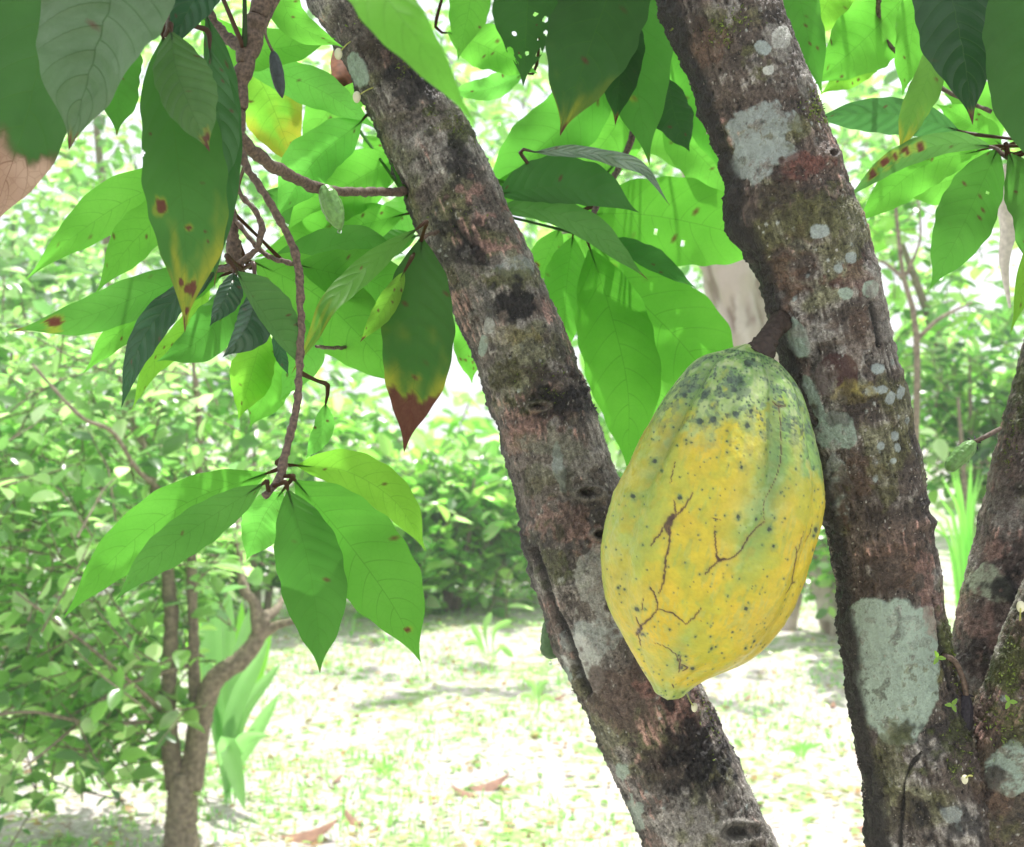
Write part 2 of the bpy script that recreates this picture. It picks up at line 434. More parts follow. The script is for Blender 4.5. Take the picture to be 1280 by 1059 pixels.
PAL_LIME = [(.12, .20, .08), (.16, .27, .09), (.22, .33, .13), (.10, .17, .085), (.30, .38, .20), (.42, .46, .32)]
PAL_BACK = [(.12, .23, .06), (.17, .30, .08), (.22, .34, .09), (.30, .40, .14), (.09, .17, .06), (.45, .50, .34)]
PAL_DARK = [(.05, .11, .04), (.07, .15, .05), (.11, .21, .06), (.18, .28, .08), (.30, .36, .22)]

_shared = {}
def shared_leaf(templ, mat):
    if templ not in _shared:
        tv, tf = TEMPL[templ]
        _shared[templ] = mesh('leaf_blade', tv, tf, cols=np.ones((len(tv), 3))); _shared[templ].materials.append(mat)
    return _shared[templ]

def crown(root, centre, radii, n_twig, per, size, templ, pal, nparts=300, twig_r=.004, hollow=.35, seed=0, droop=0.0, start=None, filt=None, mat_w=None, updown=.35, twl=1.0):
    """leafy twigs through an ellipsoid; the leaves that show largest become leaf parts"""
    r = np.random.default_rng(seed); centre = np.array(centre, float); radii = np.array(radii, float)
    start = centre - np.array([0, 0, radii[2] * .6]) if start is None else np.array(start)
    pos, dirs, ups, sz, tw = [], [], [], [], []
    for k in range(n_twig):
        d = r.normal(size=3); d /= np.linalg.norm(d)
        rr = (hollow + (1 - hollow) * r.random()) ** .6
        tip = centre + d * radii * rr
        outd = tip - start; outd /= np.linalg.norm(outd) + 1e-9
        tdir = outd * .6 + r.normal(size=3) * .55 + np.array([0, 0, -droop]); tdir /= np.linalg.norm(tdir)
        L = size * per * .38 * twl
        a = tip - tdir * L; b = tip
        mid = (a + b) / 2 + r.normal(size=3) * L * .08
        if filt is not None and not filt(tip): continue
        if vnoise((tip / (size * 4.5))[None] + seed, 7)[0] < -.22: continue
        tw.append((a, mid, b))
        for j in range(per):
            t = (j + .5) / per
            p = a * (1 - t) ** 2 + 2 * mid * t * (1 - t) + b * t * t
            side = np.cross(tdir, [0, 0, 1]); side /= np.linalg.norm(side) + 1e-9
            ld = side * (1 if j % 2 else -1) * r.uniform(.5, 1.1) + tdir * r.uniform(.2, .9) + np.array([0, 0, r.normal() * updown - .1]) + r.normal(size=3) * .25
            up = np.array([0, -.25, 1.]) + r.normal(size=3) * .4
            pos.append(p); dirs.append(ld); ups.append(up); sz.append(size * r.uniform(.4, 1.3))
    pos, dirs, ups, sz = map(np.array, (pos, dirs, ups, sz))
    pal = np.array(pal); ci = pal[r.integers(0, len(pal), len(pos))] * r.uniform(.75, 1.3, (len(pos), 1))
    px, py = proj(pos); inside = (px > -20) & (px < 1300) & (py > -20) & (py < 1080) & (pos[:, 1] > .5)
    score = np.where(inside, sz / pos[:, 1], -1)
    # nearest layer first: those nearest to the camera show largest
    order = np.argsort(-(score * (1 + .0 * sz)))
    n_in = int((score * FPX > 9).sum()); k = min(nparts, n_in)
    sel = order[:k]; rest = order[k:]
    me = shared_leaf(templ, M_SMALL); R = rotmats(dirs, ups)
    for i in sel:
        o = bpy.data.objects.new('leaf', me); COL.objects.link(o); o.parent = root
        M = Matrix([[*(R[i, a] * sz[i]), pos[i, a] - root.location[a]] for a in range(3)] + [[0, 0, 0, 1]])
        o.matrix_local = M; o.color = (*ci[i], 1)
    if len(rest):
        V, F, _ = scatter_leaves(pos[rest], dirs[rest], ups[rest], sz[rest], templ)
        kk = len(TEMPL[templ][0])
        obj('foliage', mesh('foliage', V, F, cols=np.repeat(ci[rest], kk, 0)), M_SMALL, root, kind='stuff')
    # twigs
    n = len(tw); rr = twig_r; TV, TF = [], []
    for i, (a, m_, b) in enumerate(tw):
        q = np.array([a, m_, b]); t = b - a; s = np.cross(t, [0, 0, 1.]); s /= np.linalg.norm(s) + 1e-9; u = np.cross(s, t); u /= np.linalg.norm(u) + 1e-9
        ring = np.array([s, -s * .5 + u * .87, -s * .5 - u * .87])
        vv = np.vstack([q[0] + ring * rr, q[1] + ring * rr * .8, q[2] + ring * rr * .3])
        o = i * 9
        for s0 in (0, 3):
            for k_ in range(3):
                k2 = (k_ + 1) % 3; TF.append((o + s0 + k_, o + s0 + k2, o + s0 + 3 + k2)); TF.append((o + s0 + k_, o + s0 + 3 + k2, o + s0 + 3 + k_))
        TV.append(vv)
    obj('twigs', mesh('twigs', np.vstack(TV), np.array(TF)), mat_w or M_TWIGPALE, root, kind='stuff')
    return pos

def limb(name, pts, rad, mat, parent, nl=40, na=12, rough=0.0, **kw):
    V, F = tube_mesh(pts, rad, nl, na, rough, len(pts))
    return obj(name, mesh(name, V, clean(F)), mat, parent, **kw)

# far forest behind everything
r_ = np.random.default_rng(3)
n = 17000
x = r_.uniform(-15, 15, n); y = r_.uniform(14.5, 21, n); z = r_.random(n) ** .9 * 8.5
h = fbm(np.column_stack([x * .45, y * .3, z * .45]), 3, 77)
k = h > -.05 + .09 * np.maximum(z - 4.2, 0)
x, y, z = x[k], y[k], z[k]; n = len(x)
pos = np.column_stack([x, y, z]); dr = r_.normal(size=(n, 3)) * [1, 1, .5]; up = np.array([0, 0, 1.]) + r_.normal(size=(n, 3)) * .5
V, F, _ = scatter_leaves(pos, dr, up, r_.uniform(.22, .5, n), 'oval')
obj('distant_forest_foliage', mesh('forest', V, F, cols=np.repeat(np.array(PAL_BACK)[r_.integers(0, 6, n)] * r_.uniform(.8, 1.4, (n, 1)), 18, 0)), M_SMALL, kind='stuff')

# trees and shrubs in the middle distance: (name, label, category, base px x, distance, crown centre px, crown radii px (x, y), depth radius, twigs, per, leaf size, template, palette, group)
def bush(name, label, cat, bx, d, cx, cy, rx, ry, rd, n_twig, per, size, templ, pal, seed, trunk_r=.03, group=None, stems=3, droop=0, filt=None, nparts=300, wood=None, twl=1.0, hollow=.35):
    s = d / FPX; base = np.array([(bx - 640) * s, d, 0.]); base[2] = gz(base[0], base[1])[0]
    root = thing(name, label, cat, base, group)
    C = P(cx, cy, d); rad = (rx * s, rd, ry * s)
    r = random.Random(seed)
    for k in range(stems):
        top = C + np.array([r.uniform(-.6, .6) * rad[0], r.uniform(-.5, .5) * rd, r.uniform(-.1, .6) * rad[2]])
        b = base + np.array([r.uniform(-1, 1) * trunk_r, r.uniform(-1, 1) * trunk_r, -.03])
        m = (b + top) / 2 + np.array([r.uniform(-.1, .1), r.uniform(-.1, .1), 0]) * rad[2]
        limb('trunk' if stems == 1 else 'stem', [b, m, top], [trunk_r, trunk_r * .7, trunk_r * .25], wood or M_TWIGPALE, root, 16, 8)
    crown(root, C, rad, n_twig, per, size, templ, pal, nparts, max(.003, size * .035), hollow, seed, droop, filt=filt, twl=twl)
    return root

bush('shrub', 'pale green bush at the far lawn edge, between the hanging leaves and leaning trunk', 'shrub', 565, 9.2, 560, 668, 150, 125, .7, 360, 9, .17, 'oval', PAL_BACK, 11, .03)
bush('shrub', 'broad bright bush behind the lime tree, filling the gap left of the low leaf cluster', 'shrub', 330, 8.6, 320, 600, 190, 200, .9, 330, 9, .15, 'oval', PAL_BACK, 12, .03)
bush('shrub', 'leafy green bush at the left edge of the picture beyond the lime tree', 'shrub', 40, 8.0, 60, 480, 190, 250, .9, 340, 9, .14, 'oval', PAL_LIME, 13, .03)
bush('forest_tree', 'tall thin-leaved tree whose bright crown shows above the left cacao leaves', 'tree', 190, 10.5, 230, 190, 270, 250, 1.3, 260, 9, .17, 'oval', PAL_BACK, 14, .09, 'trees beyond the lawn', 1)
bush('forest_tree', 'tree with light airy crown seen between the leaning trunk and the pod trunk', 'tree', 640, 11.5, 640, 170, 260, 260, 1.4, 230, 9, .19, 'oval', PAL_BACK, 15, .1, 'trees beyond the lawn', 1)
bush('shrub', 'dense green bush seen under the pod, beside the pale far trunk', 'shrub', 1085, 8.0, 1070, 690, 70, 95, .4, 150, 8, .085, 'round', PAL_BACK, 16, .02)
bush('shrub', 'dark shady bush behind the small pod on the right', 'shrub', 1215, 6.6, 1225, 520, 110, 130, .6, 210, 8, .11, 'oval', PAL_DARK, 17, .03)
bush('forest_tree', 'spreading tree with round bright leaves filling the upper right background', 'tree', 1330, 7.4, 1210, 330, 190, 240, 1.0, 260, 9, .13, 'round', PAL_BACK, 18, .07, 'trees beyond the lawn', 1)
bush('forest_tree', 'tree with tall pale crown behind the top of the pod trunk', 'tree', 960, 12.5, 960, 230, 260, 300, 1.5, 210, 9, .2, 'oval', PAL_BACK, 19, .12, 'trees beyond the lawn', 1)
bush('shrub', 'low bush behind the leaning trunk, at the lawn edge left of the pod', 'shrub', 740, 10, 760, 640, 110, 110, .6, 170, 9, .17, 'oval', PAL_BACK, 20, .03)

# bare branches in the upper right background
rt = thing('sapling', 'thin bare grey sapling with forked twigs right of the pod trunk', 'sapling', (*P(1150, 700, 4.6)[:2], 0))
s_ = 4.6
limb('stem', [np.array([P(1150, 700, s_)[0], s_, -.02]), P(1142, 700, s_), P(1146, 430, s_), P(1128, 340, s_), P(1118, 240, s_)], [.016, .014, .012, .009, .006], M_TWIGPALE, rt, 30, 8)
limb('twig', [P(1146, 425, s_), P(1175, 398, s_), P(1215, 378, s_ + .1)], [.009, .008, .004], M_TWIGPALE, rt, 14, 6)
limb('twig', [P(1131, 350, s_), P(1108, 330, s_), P(1085, 322, s_)], [.008, .006, .003], M_TWIGPALE, rt, 14, 6)
limb('twig', [P(1132, 345, s_), P(1150, 300, s_), P(1148, 250, s_)], [.007, .005, .003], M_TWIGPALE, rt, 14, 6)

# pale shaggy trunk far behind the pod
pt = thing('pale_tree', 'pale shaggy-barked trunk standing far behind the pod, seen above and below it', 'tree', (P(1045, 795, 8.2)[0], 8.2, 0))
pts = [P(1062, 800, 8.2), P(1035, 700, 8.2), P(985, 560, 8.2), P(932, 390, 8.2), P(905, 290, 8.2), P(860, 60, 8.2), P(830, -160, 8.2)]
q = spline(np.column_stack([np.array(pts), [.17, .14, .15, .19, .19, .17, .13]]), 160)
c_, r_q = q[:, :3], q[:, 3]; t_, n_, b_ = frames(c_); th = np.linspace(0, 2 * np.pi, 48, endpoint=False)
d_ = np.cos(th)[None, :, None] * n_[:, None] + np.sin(th)[None, :, None] * b_[:, None]
cc = np.stack([np.cos(th)[None, :] * r_q[:, None], np.sin(th)[None, :] * r_q[:, None], np.repeat(np.linspace(0, 4.7, 160)[:, None], 48, 1)], -1).reshape(-1, 3)
dn = fbm(cc * [22, 22, 5], 4, 8); fl = sstep(.1, .35, fbm(cc * [12, 12, 4], 3, 19))
V = (c_[:, None] + d_ * r_q[:, None, None]).reshape(-1, 3) + d_.reshape(-1, 3) * (dn * .022 + fl * .02)[:, None]
C0 = mixc(np.tile(np.array([.52, .44, .38]), (len(V), 1)), (.26, .19, .15), sstep(.0, .5, -dn)); C0 = mixc(C0, (.68, .62, .56), fl * .7)
obj('trunk', mesh('trunk', V, clean(grid_faces(160, 48, True)), cols=C0), M_BARK, pt)
crown(pt, P(850, -260, 8.2), (1.7, 1.2, .9), 22, 9, .2, 'oval', PAL_BACK, 0, .01, .3, 41)
st_ = thing('tree_stump', 'short pale weathered stump on the lawn behind the pod', 'stump', (P(982, 790, 8.4)[0], 8.4, 0))
limb('trunk', [P(978, 805, 8.4), P(984, 770, 8.4), P(1000, 715, 8.4)], [.1, .075, .06], M_PALE, st_, 20, 12, .01)

# lime tree on the left
LD = 3.95
lime = thing('lime_tree', 'small citrus tree with several brown stems and small grey-green leaves on the left', 'tree', (P(225, 1077, LD)[0], LD, 0))
sL = LD / FPX
def lp(x, y, dz=0): return P(x, y, LD + dz)
b0 = np.array([P(228, 1077, LD)[0], LD, -.05])
limb('trunk', [b0, lp(226, 1040), lp(228, 1000), lp(228, 965)], [.068, .052, .048, .04], M_TWIGPALE, lime, 40, 20, .006)
limb('stem', [lp(220, 985), lp(211, 900), lp(213, 820), lp(212, 740), lp(190, 600), lp(150, 470)], [.034, .026, .024, .022, .014, .006], M_TWIGPALE, lime, 50, 12, .004)
limb('stem', [lp(234, 985), lp(243, 900), lp(242, 800), lp(240, 700), lp(250, 560), lp(240, 430)], [.034, .022, .017, .015, .011, .005], M_TWIGPALE, lime, 50, 12, .004)
limb('stem', [lp(240, 985), lp(252, 900, -.02), lp(268, 850, -.04), lp(300, 826, -.05), lp(322, 798, -.05), lp(328, 770, -.05)], [.034, .033, .033, .030, .027, .024], M_TWIGPALE, lime, 50, 14, .004)
limb('branch', [lp(325, 790, -.05), lp(318, 755, -.05), lp(304, 735, -.05), lp(300, 700, 0), lp(296, 640, .1)], [.028, .018, .015, .012, .005], M_TWIGPALE, lime, 30, 10, .003)
limb('branch', [lp(322, 795, -.05), lp(345, 782, -.05), lp(370, 776, -.1)], [.026, .016, .008], M_TWIGPALE, lime, 20, 10, .003)
limb('branch', [lp(326, 775, -.05), lp(345, 762, .0), lp(358, 740, .1)], [.026, .014, .006], M_TWIGPALE, lime, 20, 10, .003)
limb('branch', [lp(240, 700), lp(205, 620, -.2), lp(172, 588, -.4), lp(140, 540, -.5), lp(100, 520, -.6), lp(40, 455, -.6)], [.010, .008, .007, .006, .005, .003], M_TWIGPALE, lime, 40, 8, .002)
limb('branch', [lp(214, 900), lp(160, 850, -.3), lp(100, 800, -.5), lp(20, 740, -.6)], [.009, .006, .005, .003], M_TWIGPALE, lime, 30, 8, .002)
limb('branch', [lp(214, 900), lp(120, 905, -.3), lp(40, 890, -.5), lp(-40, 900, -.6)], [.008, .006, .005, .003], M_TWIGPALE, lime, 30, 8, .002)
limb('branch', [lp(242, 830), lp(150, 860, -.2), lp(80, 920, -.4), lp(30, 960, -.5)], [.008, .006, .005, .003], M_TWIGPALE, lime, 30, 8, .002)
def limefilt(p):
    x, y = proj(p)
    if x > 352: return False
    if y > 790 and x > 205 - max(0, y - 930) * .8: return False
    if y > 985: return False
    if x > 262 and y < 640: return random.random() < .5
    return True
crown(lime, lp(90, 690), (.72, .62, .86), 860, 8, .082, 'oval', PAL_LIME, 300, .0035, .25, 51, .1, start=lp(225, 900), filt=limefilt, twl=1.3)

# lance-leaved plants at the foot of the lime tree
def lance_plant(label, bx, d, leaves, col, group=None, pw=1.5):
    s = d / FPX; base = np.array([(bx - 640) * s, d, 0.]); base[2] = gz(base[0], base[1])[0]
    root = thing('broadleaf_plant', label, 'plant', base, group)
    for (mx, my, tx, ty, w, dz) in leaves:
        b = base + np.array([random.uniform(-.03, .03), random.uniform(-.03, .03), 0]); m = P(mx, my, d + dz * .5); t = P(tx, ty, d + dz)
        q = spline([b, m, t], 14); v = np.linspace(0, 1, 14); ww = w * s * np.sin(np.pi * np.clip(v, .02, 1) ** pw) ** .8 + .0015
        tt, nn, bb = frames(q); rows = []
        for k in (-1, -.5, 0, .5, 1): rows.append(q + bb * (k * ww)[:, None] + nn * (abs(k) * ww * .35)[:, None])
        V = np.stack(rows, 1).reshape(-1, 3)
        obj('leaf', mesh('lance_leaf', V, clean(grid_faces(14, 5)), cols=np.tile(np.array(col) * random.uniform(.85, 1.2), (len(V), 1))), M_SMALL, root)
lance_plant('tall plant with broad pointed pale green leaves just right of the lime tree trunk', 285, 4.5,
            [(268, 860, 262, 700, 13, .1), (290, 900, 335, 800, 11, 0), (295, 880, 312, 760, 12, .1), (300, 950, 348, 868, 9, -.1), (285, 930, 306, 1012, 12, -.3), (275, 900, 250, 810, 9, .1), (300, 930, 335, 918, 8, -.2), (285, 870, 285, 730, 12, .2), (300, 900, 350, 830, 9, .1), (280, 880, 235, 760, 9, .3)],
            (.19, .29, .16))
lance_plant('low feathery bright green plant behind the bent stem of the lime tree', 285, 5.4,
            [(285 + a * 12, 850, 285 + a * 18, 735 + abs(a) * 16, 7, .1 * a) for a in (-3, -2, -1, 0, 1, 2, 3)], (.16, .33, .05))
lance_plant('clump of long narrow bright green blades below the small pod on the right', 1208, 6.0,
            [(1208 + a * 4 + random.uniform(-5, 5), 660 + abs(a) * 4, 1206 + a * 12 + random.uniform(-8, 8), 582 + a * a * 2.6 + random.uniform(-10, 22), random.uniform(1.6, 3.2), .05 * a) for a in (-5.5, -4.5, -3.6, -2.8, -2.1, -1.5, -1, -.5, 0, .4, .8, 1.3, 1.9, 2.5, 3.2, 4, 4.8)], (.20, .38, .10))
lance_plant('sprout with a few drooping leaves on the lawn left of the leaning trunk', 612, 7.0,
            [(600, 800, 590, 780, 4, 0), (618, 790, 640, 775, 4, 0), (606, 790, 614, 765, 4, .1), (625, 810, 642, 822, 4, -.1), (598, 805, 578, 805, 4, 0)], (.22, .32, .14), 'sprouts on the lawn', pw=4)
lance_plant('sprout with rounded leaves on the lawn just left of the crack in the leaning trunk', 668, 5.6,
            [(668, 860, 655, 850, 4, 0), (675, 860, 686, 852, 4, 0), (664, 872, 650, 870, 3, 0), (680, 872, 694, 878, 3, 0)], (.22, .33, .15), 'sprouts on the lawn', pw=4)
for i, (bx, d, lab) in enumerate([(480, 4.9, 'small weed on the litter right of the lime tree'), (1000, 5.2, 'tall light green weed on the lawn between the two trunks')]):
    by = 529.5 + FPX * CAMZ / d
    lance_plant(lab, bx, d, [(bx + a * 5, by - 16 + abs(a) * 3, bx + a * random.uniform(7, 15), by - random.uniform(12, 30) + a * a * 2, random.uniform(1.0, 2.2), .05 * a) for a in (-2, -1.4, -.7, 0, .8, 1.5, 2)], (.22, .40, .14), 'weeds in the leaf litter')

# leaf litter
r_ = np.random.default_rng(12); n = 12000
x = r_.uniform(-3.2, 3.6, n); y = 3.4 + (r_.random(n) ** 2.0) * 6.5; z = gz(x, y) + .008 + r_.random(n) * .01
pos = np.column_stack([x, y, z]); dr = r_.normal(size=(n, 3)) * [1, 1, .12]; up = np.array([0, 0, 1.]) + r_.normal(size=(n, 3)) * .3
V, F, _ = scatter_leaves(pos, dr, up, r_.uniform(.014, .055, n), 'oval')
PAL_LIT = np.array([(.26, .18, .12), (.46, .38, .28), (.56, .5, .42), (.40, .22, .16), (.26, .36, .16), (.32, .42, .2), (.20, .31, .12), (.6, .56, .5)])
obj('leaf_litter', mesh('leaf_litter', V, F, cols=np.repeat(PAL_LIT[r_.integers(0, 8, n)] * r_.uniform(.7, 1.2, (n, 1)), 18, 0)), M_SMALL, kind='stuff')
M_DRY = plain('dry_leaf', (.27, .15, .10), .7, .3, 30)
for (px, py, s_, a, lab) in [(585, 985, .17, .3, 'brown curled fallen leaf on the lawn left of the leaning trunk, largest there'), (600, 993, .12, 2.8, 'small brown fallen leaf lying against the largest curled one'),
                         (415, 980, .06, 1, 'tiny orange-brown fallen leaf between the lime tree and the trunks'), (690, 880, .08, .5, 'brown fallen leaf left of the leaning trunk, near its bark crack'), (450, 1030, .11, 2.2, 'dull brown fallen leaf in the litter near the bottom edge'),
                         (955, 1000, .08, 2.6, 'thin brown fallen leaf just right of the leaning trunk foot'), (1060, 1028, .13, .1, 'long brown fallen leaf between the two trunks near the bottom'), (1040, 880, .07, 1.2, 'small pale brown fallen leaf on the lawn below the pod'),
                         (350, 1050, .2, .15, 'dark brown fallen leaf right of the lime tree foot'), (930, 872, .07, .9, 'small brown fallen leaf just right of the pod tip'), (1190, 745, .1, .2, 'pinkish fallen leaf seen between the pod trunk and the right limb')]:
    d = CAMZ * FPX / (py - 529.5); c = P(px, py, d); tv, tf = leaf_template(1, .42, 9, 5, -.35, -.25)
    R = np.array([[math.cos(a), -math.sin(a), 0], [math.sin(a), math.cos(a), 0], [0, 0, 1]])
    o = obj('fallen_leaf', mesh('fallen_leaf', (tv * s_) @ R.T, tf), M_DRY, None, loc=(c[0], c[1], gz(c[0], c[1])[0] + .012))
    o['label'] = lab; o['category'] = 'fallen leaf'; o['group'] = 'dry leaves fallen on the lawn'

# ------------------------------------------------------------------ bark trunks
COLS = dict(mint=(.34, .43, .35), grey=(.33, .38, .36), black=(.014, .013, .014), maroon=(.055, .018, .015), pink=(.40, .24, .20), red=(.16, .06, .045),
            white=(.60, .61, .56), olive=(.11, .115, .035), brown=(.12, .07, .045), pale=(.33, .31, .28), moss=(.08, .10, .02), redbrown=(.12, .08, .062), mustard=(.27, .22, .05), dkbrown=(.045, .03, .022), palegreen=(.45, .50, .36))

def bark_tube(pts, nl, na, seed, style, patches=(), grooves=(), knots=(), bulges=()):
    """pts rows (x px, y px, depth m, radius px). style tunes the mixture. returns mesh"""
    pp = np.array([[*P(a, b, c), r / FPX * c] for a, b, c, r in pts])
    q = spline(pp, nl * 6); s = np.concatenate([[0], np.cumsum(np.linalg.norm(np.diff(q[:, :3], axis=0), axis=1))])
    # rows denser where the picture sees them
    py = proj(q[:, :3])[1]; dens = np.where((py > -40) & (py < 1120), 1.0, .12); cum = np.concatenate([[0], np.cumsum(dens[1:] * np.diff(s))])
    tgt = np.linspace(0, cum[-1], nl); ss = np.interp(tgt, cum, s)
    q = np.stack([np.interp(ss, s, q[:, k]) for k in range(4)], 1); c, r = q[:, :3], q[:, 3]
    t, n, b = frames(c)
    # more columns on the side towards the camera
    k = np.linspace(-1, 1, na, endpoint=False); th = np.pi * (k * .78 + .22 * k ** 3)
    D = (np.cos(th)[None, :, None] * n[:, None] + np.sin(th)[None, :, None] * b[:, None]).reshape(-1, 3)
    rr = np.repeat(r, na); S = np.repeat(ss, na); TH = np.tile(th, nl)
    V = np.repeat(c, na, 0) + D * rr[:, None]
    cy = np.column_stack([rr * np.cos(TH), rr * np.sin(TH), S])                 # bark coordinates in metres
    X, Y = proj(V); front = D[:, 1] < .25
    warp = fbm(cy * 60, 3, seed + 3); warp2 = fbm(cy * 60 + 50, 3, seed + 4)
    fw = fbm(cy * 420, 3, seed + 9)
    big = fbm(cy * [13, 13, 17], 3, seed); med = fbm(cy * 48, 4, seed + 1); small = fbm(cy * 170, 4, seed + 2)
    streak = fbm(cy * [520, 520, 85], 3, seed + 5); ring = fbm(cy * [35, 35, 150], 3, seed + 6)
    big2 = fbm(cy * [16, 16, 20] + 91, 3, seed + 7); big3 = fbm(cy * [20, 20, 26] + 41, 3, seed + 8); grain = fbm(cy * 700, 2, seed + 10)
    N = len(V)
    c = np.tile(np.array(style.get('base', (.155, .12, .095))), (N, 1))
    c = mixc(c, COLS['pale'], .75 * sstep(style.get('pale', .0), style.get('pale', .0) + .45, med * .7 + big * .6 + streak * .25))
    c = mixc(c, COLS['redbrown'], .7 * sstep(.1, .5, big2 + small * .3))
    c = mixc(c, COLS['olive'], .65 * sstep(.15, .5, big3 + med * .4))
    c = mixc(c, COLS['pink'], style.get('pinkamt', .8) * sstep(style.get('pink', .3), style.get('pink', .3) + .25, big2 * .6 + streak * .45 + ring * .25))
    blk = sstep(style.get('black', .25), style.get('black', .25) + .3, -big * .8 + small * .45 + med * .35)
    c = mixc(c, COLS['black'], .72 * blk)
    c = c * np.clip(1.18 + .5 * small + .45 * streak + .35 * grain + .3 * ring, .15, 2.4)[:, None]
    disp = .0011 * med + .0008 * small + .0012 * ring * .6 + .0005 * grain + .0006 * streak + blk * (.0012 * fw)
    # white flecks
    d1, v1 = cells(cy * [420, 420, 300], seed + 20); fl = (d1 < .26) & (v1 > .8) & (small > -.2)
    c = np.where(fl[:, None], np.array([.48, .46, .41]), c); disp += fl * .0004
    d1, v1 = cells(cy * 330, seed + 24); pit = (d1 < .3) & (v1 > .72); c = np.where(pit[:, None], c * .22, c); disp -= pit * .0007
    # round lichen spots
    d2, v2 = cells(cy * 95 + warp[:, None] * .2, seed + 21)
    lm = sstep(.0, .05, (v2 - .62) * .9 - d2 + warp * .06) * sstep(style.get('lichen', .1), style.get('lichen', .1) + .2, big + med * .3)
    c = mixc(c, COLS['grey'], .85 * lm); disp += lm * .0005
    d2, v2 = cells(cy * 190 + warp[:, None] * .2, seed + 22)
    lm = sstep(.0, .05, (v2 - .6) * .8 - d2) * sstep(style.get('lichen', .1) - .2, style.get('lichen', .1) + .1, big3 + med * .3)
    c = mixc(c, (.45, .48, .44), .85 * lm); disp += lm * .0004
    # fissures running across and down
    fis = 1 - sstep(.0, .05, np.abs(fbm(cy * [60, 60, 28] + warp[:, None] * .1, 3, seed + 13))); fis *= sstep(-.1, .3, big2)
    c = c * (1 - .75 * fis[:, None]); disp -= fis * .0009
    # named patches
    grainy = np.ones(N); warp3 = fbm(cy * 130, 3, seed + 61); warp4 = fbm(cy * 28, 3, seed + 62)
    for (x0, y0, rx, ry, ang, col, amt, edge, rough) in patches:
        a = math.radians(ang); dx, dy = X - x0 , Y - y0
        u = (dx * math.cos(a) + dy * math.sin(a)) / rx; w = (-dx * math.sin(a) + dy * math.cos(a)) / ry
        dd = (np.abs(u) ** 2.3 + np.abs(w) ** 2.3) ** (1 / 2.3) + edge * (warp * .35 + warp3 * .25 + warp4 * .25)
        sharp = .06 if col in ('mint', 'grey', 'white', 'maroon', 'palegreen') else .35
        if sharp > .1: dd = dd + edge * (warp3 * .35 + small * .35 + warp4 * .3)
        m = (1 - sstep(1 - sharp, 1 + sharp * .3, dd)) * front * amt
        cc = np.array(COLS[col])[None, :] * (1 + (.12 if sharp < .1 else .35) * small + .10 * grain + (.1 if sharp < .1 else .3) * streak + .12 * med)[:, None]
        hole = sstep(.30, .45, small + grain * .4) if sharp < .1 and rx > 20 else 0
        mm = m * (1 - .6 * hole); c = c * (1 - mm[:, None]) + cc * mm[:, None]
        grainy = grainy * (1 - (.7 if sharp < .1 else 0) * mm)
        if sharp < .1: disp = disp * (1 - .65 * m) + m * (.0007 + .0003 * small)
        disp = disp + m * rough * (.0016 * fw + .0014 * np.abs(small))
    for (line, wd, dep) in grooves:
        L = spline(line, 80); dmin = np.full(N, 1e9)
        for i in range(0, 80): dmin = np.minimum(dmin, (X - L[i, 0]) ** 2 + ((Y - L[i, 1]) * .8) ** 2)
        dmin = np.sqrt(dmin) + warp2 * 2.5; m = (1 - sstep(wd * .35, wd, dmin)) * front
        c = mixc(c, (.012, .011, .01), .92 * m); disp -= m * dep
    for (x0, y0, rx, ry) in knots:
        u = (X - x0) / rx; w = (Y - y0) / ry; d0 = np.sqrt(u * u + w * w) + warp * .18
        rg = np.exp(-((d0 - 1) / .28) ** 2) * front; ho = (1 - sstep(.35, .75, d0)) * front
        c = mixc(c, (.30, .28, .24), .5 * rg); c = mixc(c, (.02, .018, .015), .9 * ho)
        r2 = np.exp(-((d0 - .8) / .08) ** 2) * front; c = mixc(c, (.03, .025, .02), .8 * r2)
        disp += rg * .0026 - ho * .004
    for (x0, y0, rx, ry, h_) in bulges:
        disp += np.exp(-((X - x0) / rx) ** 2 - ((Y - y0) / ry) ** 2) * (D[:, 1] < .6) * h_ * (1 + .3 * warp)
    # underside shade painted near black along the left flank, with roughened algae bark
    cr = style.get('shade_crust')
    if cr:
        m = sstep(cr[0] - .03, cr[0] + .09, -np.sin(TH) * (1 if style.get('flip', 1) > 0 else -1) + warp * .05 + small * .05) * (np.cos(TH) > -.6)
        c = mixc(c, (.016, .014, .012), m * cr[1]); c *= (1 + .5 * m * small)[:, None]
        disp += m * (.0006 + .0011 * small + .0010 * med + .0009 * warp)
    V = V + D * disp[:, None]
    return mesh('bark', V, clean(grid_faces(nl, na, True)), cols=np.column_stack([np.clip(c * .86, .006, .8), grainy]))

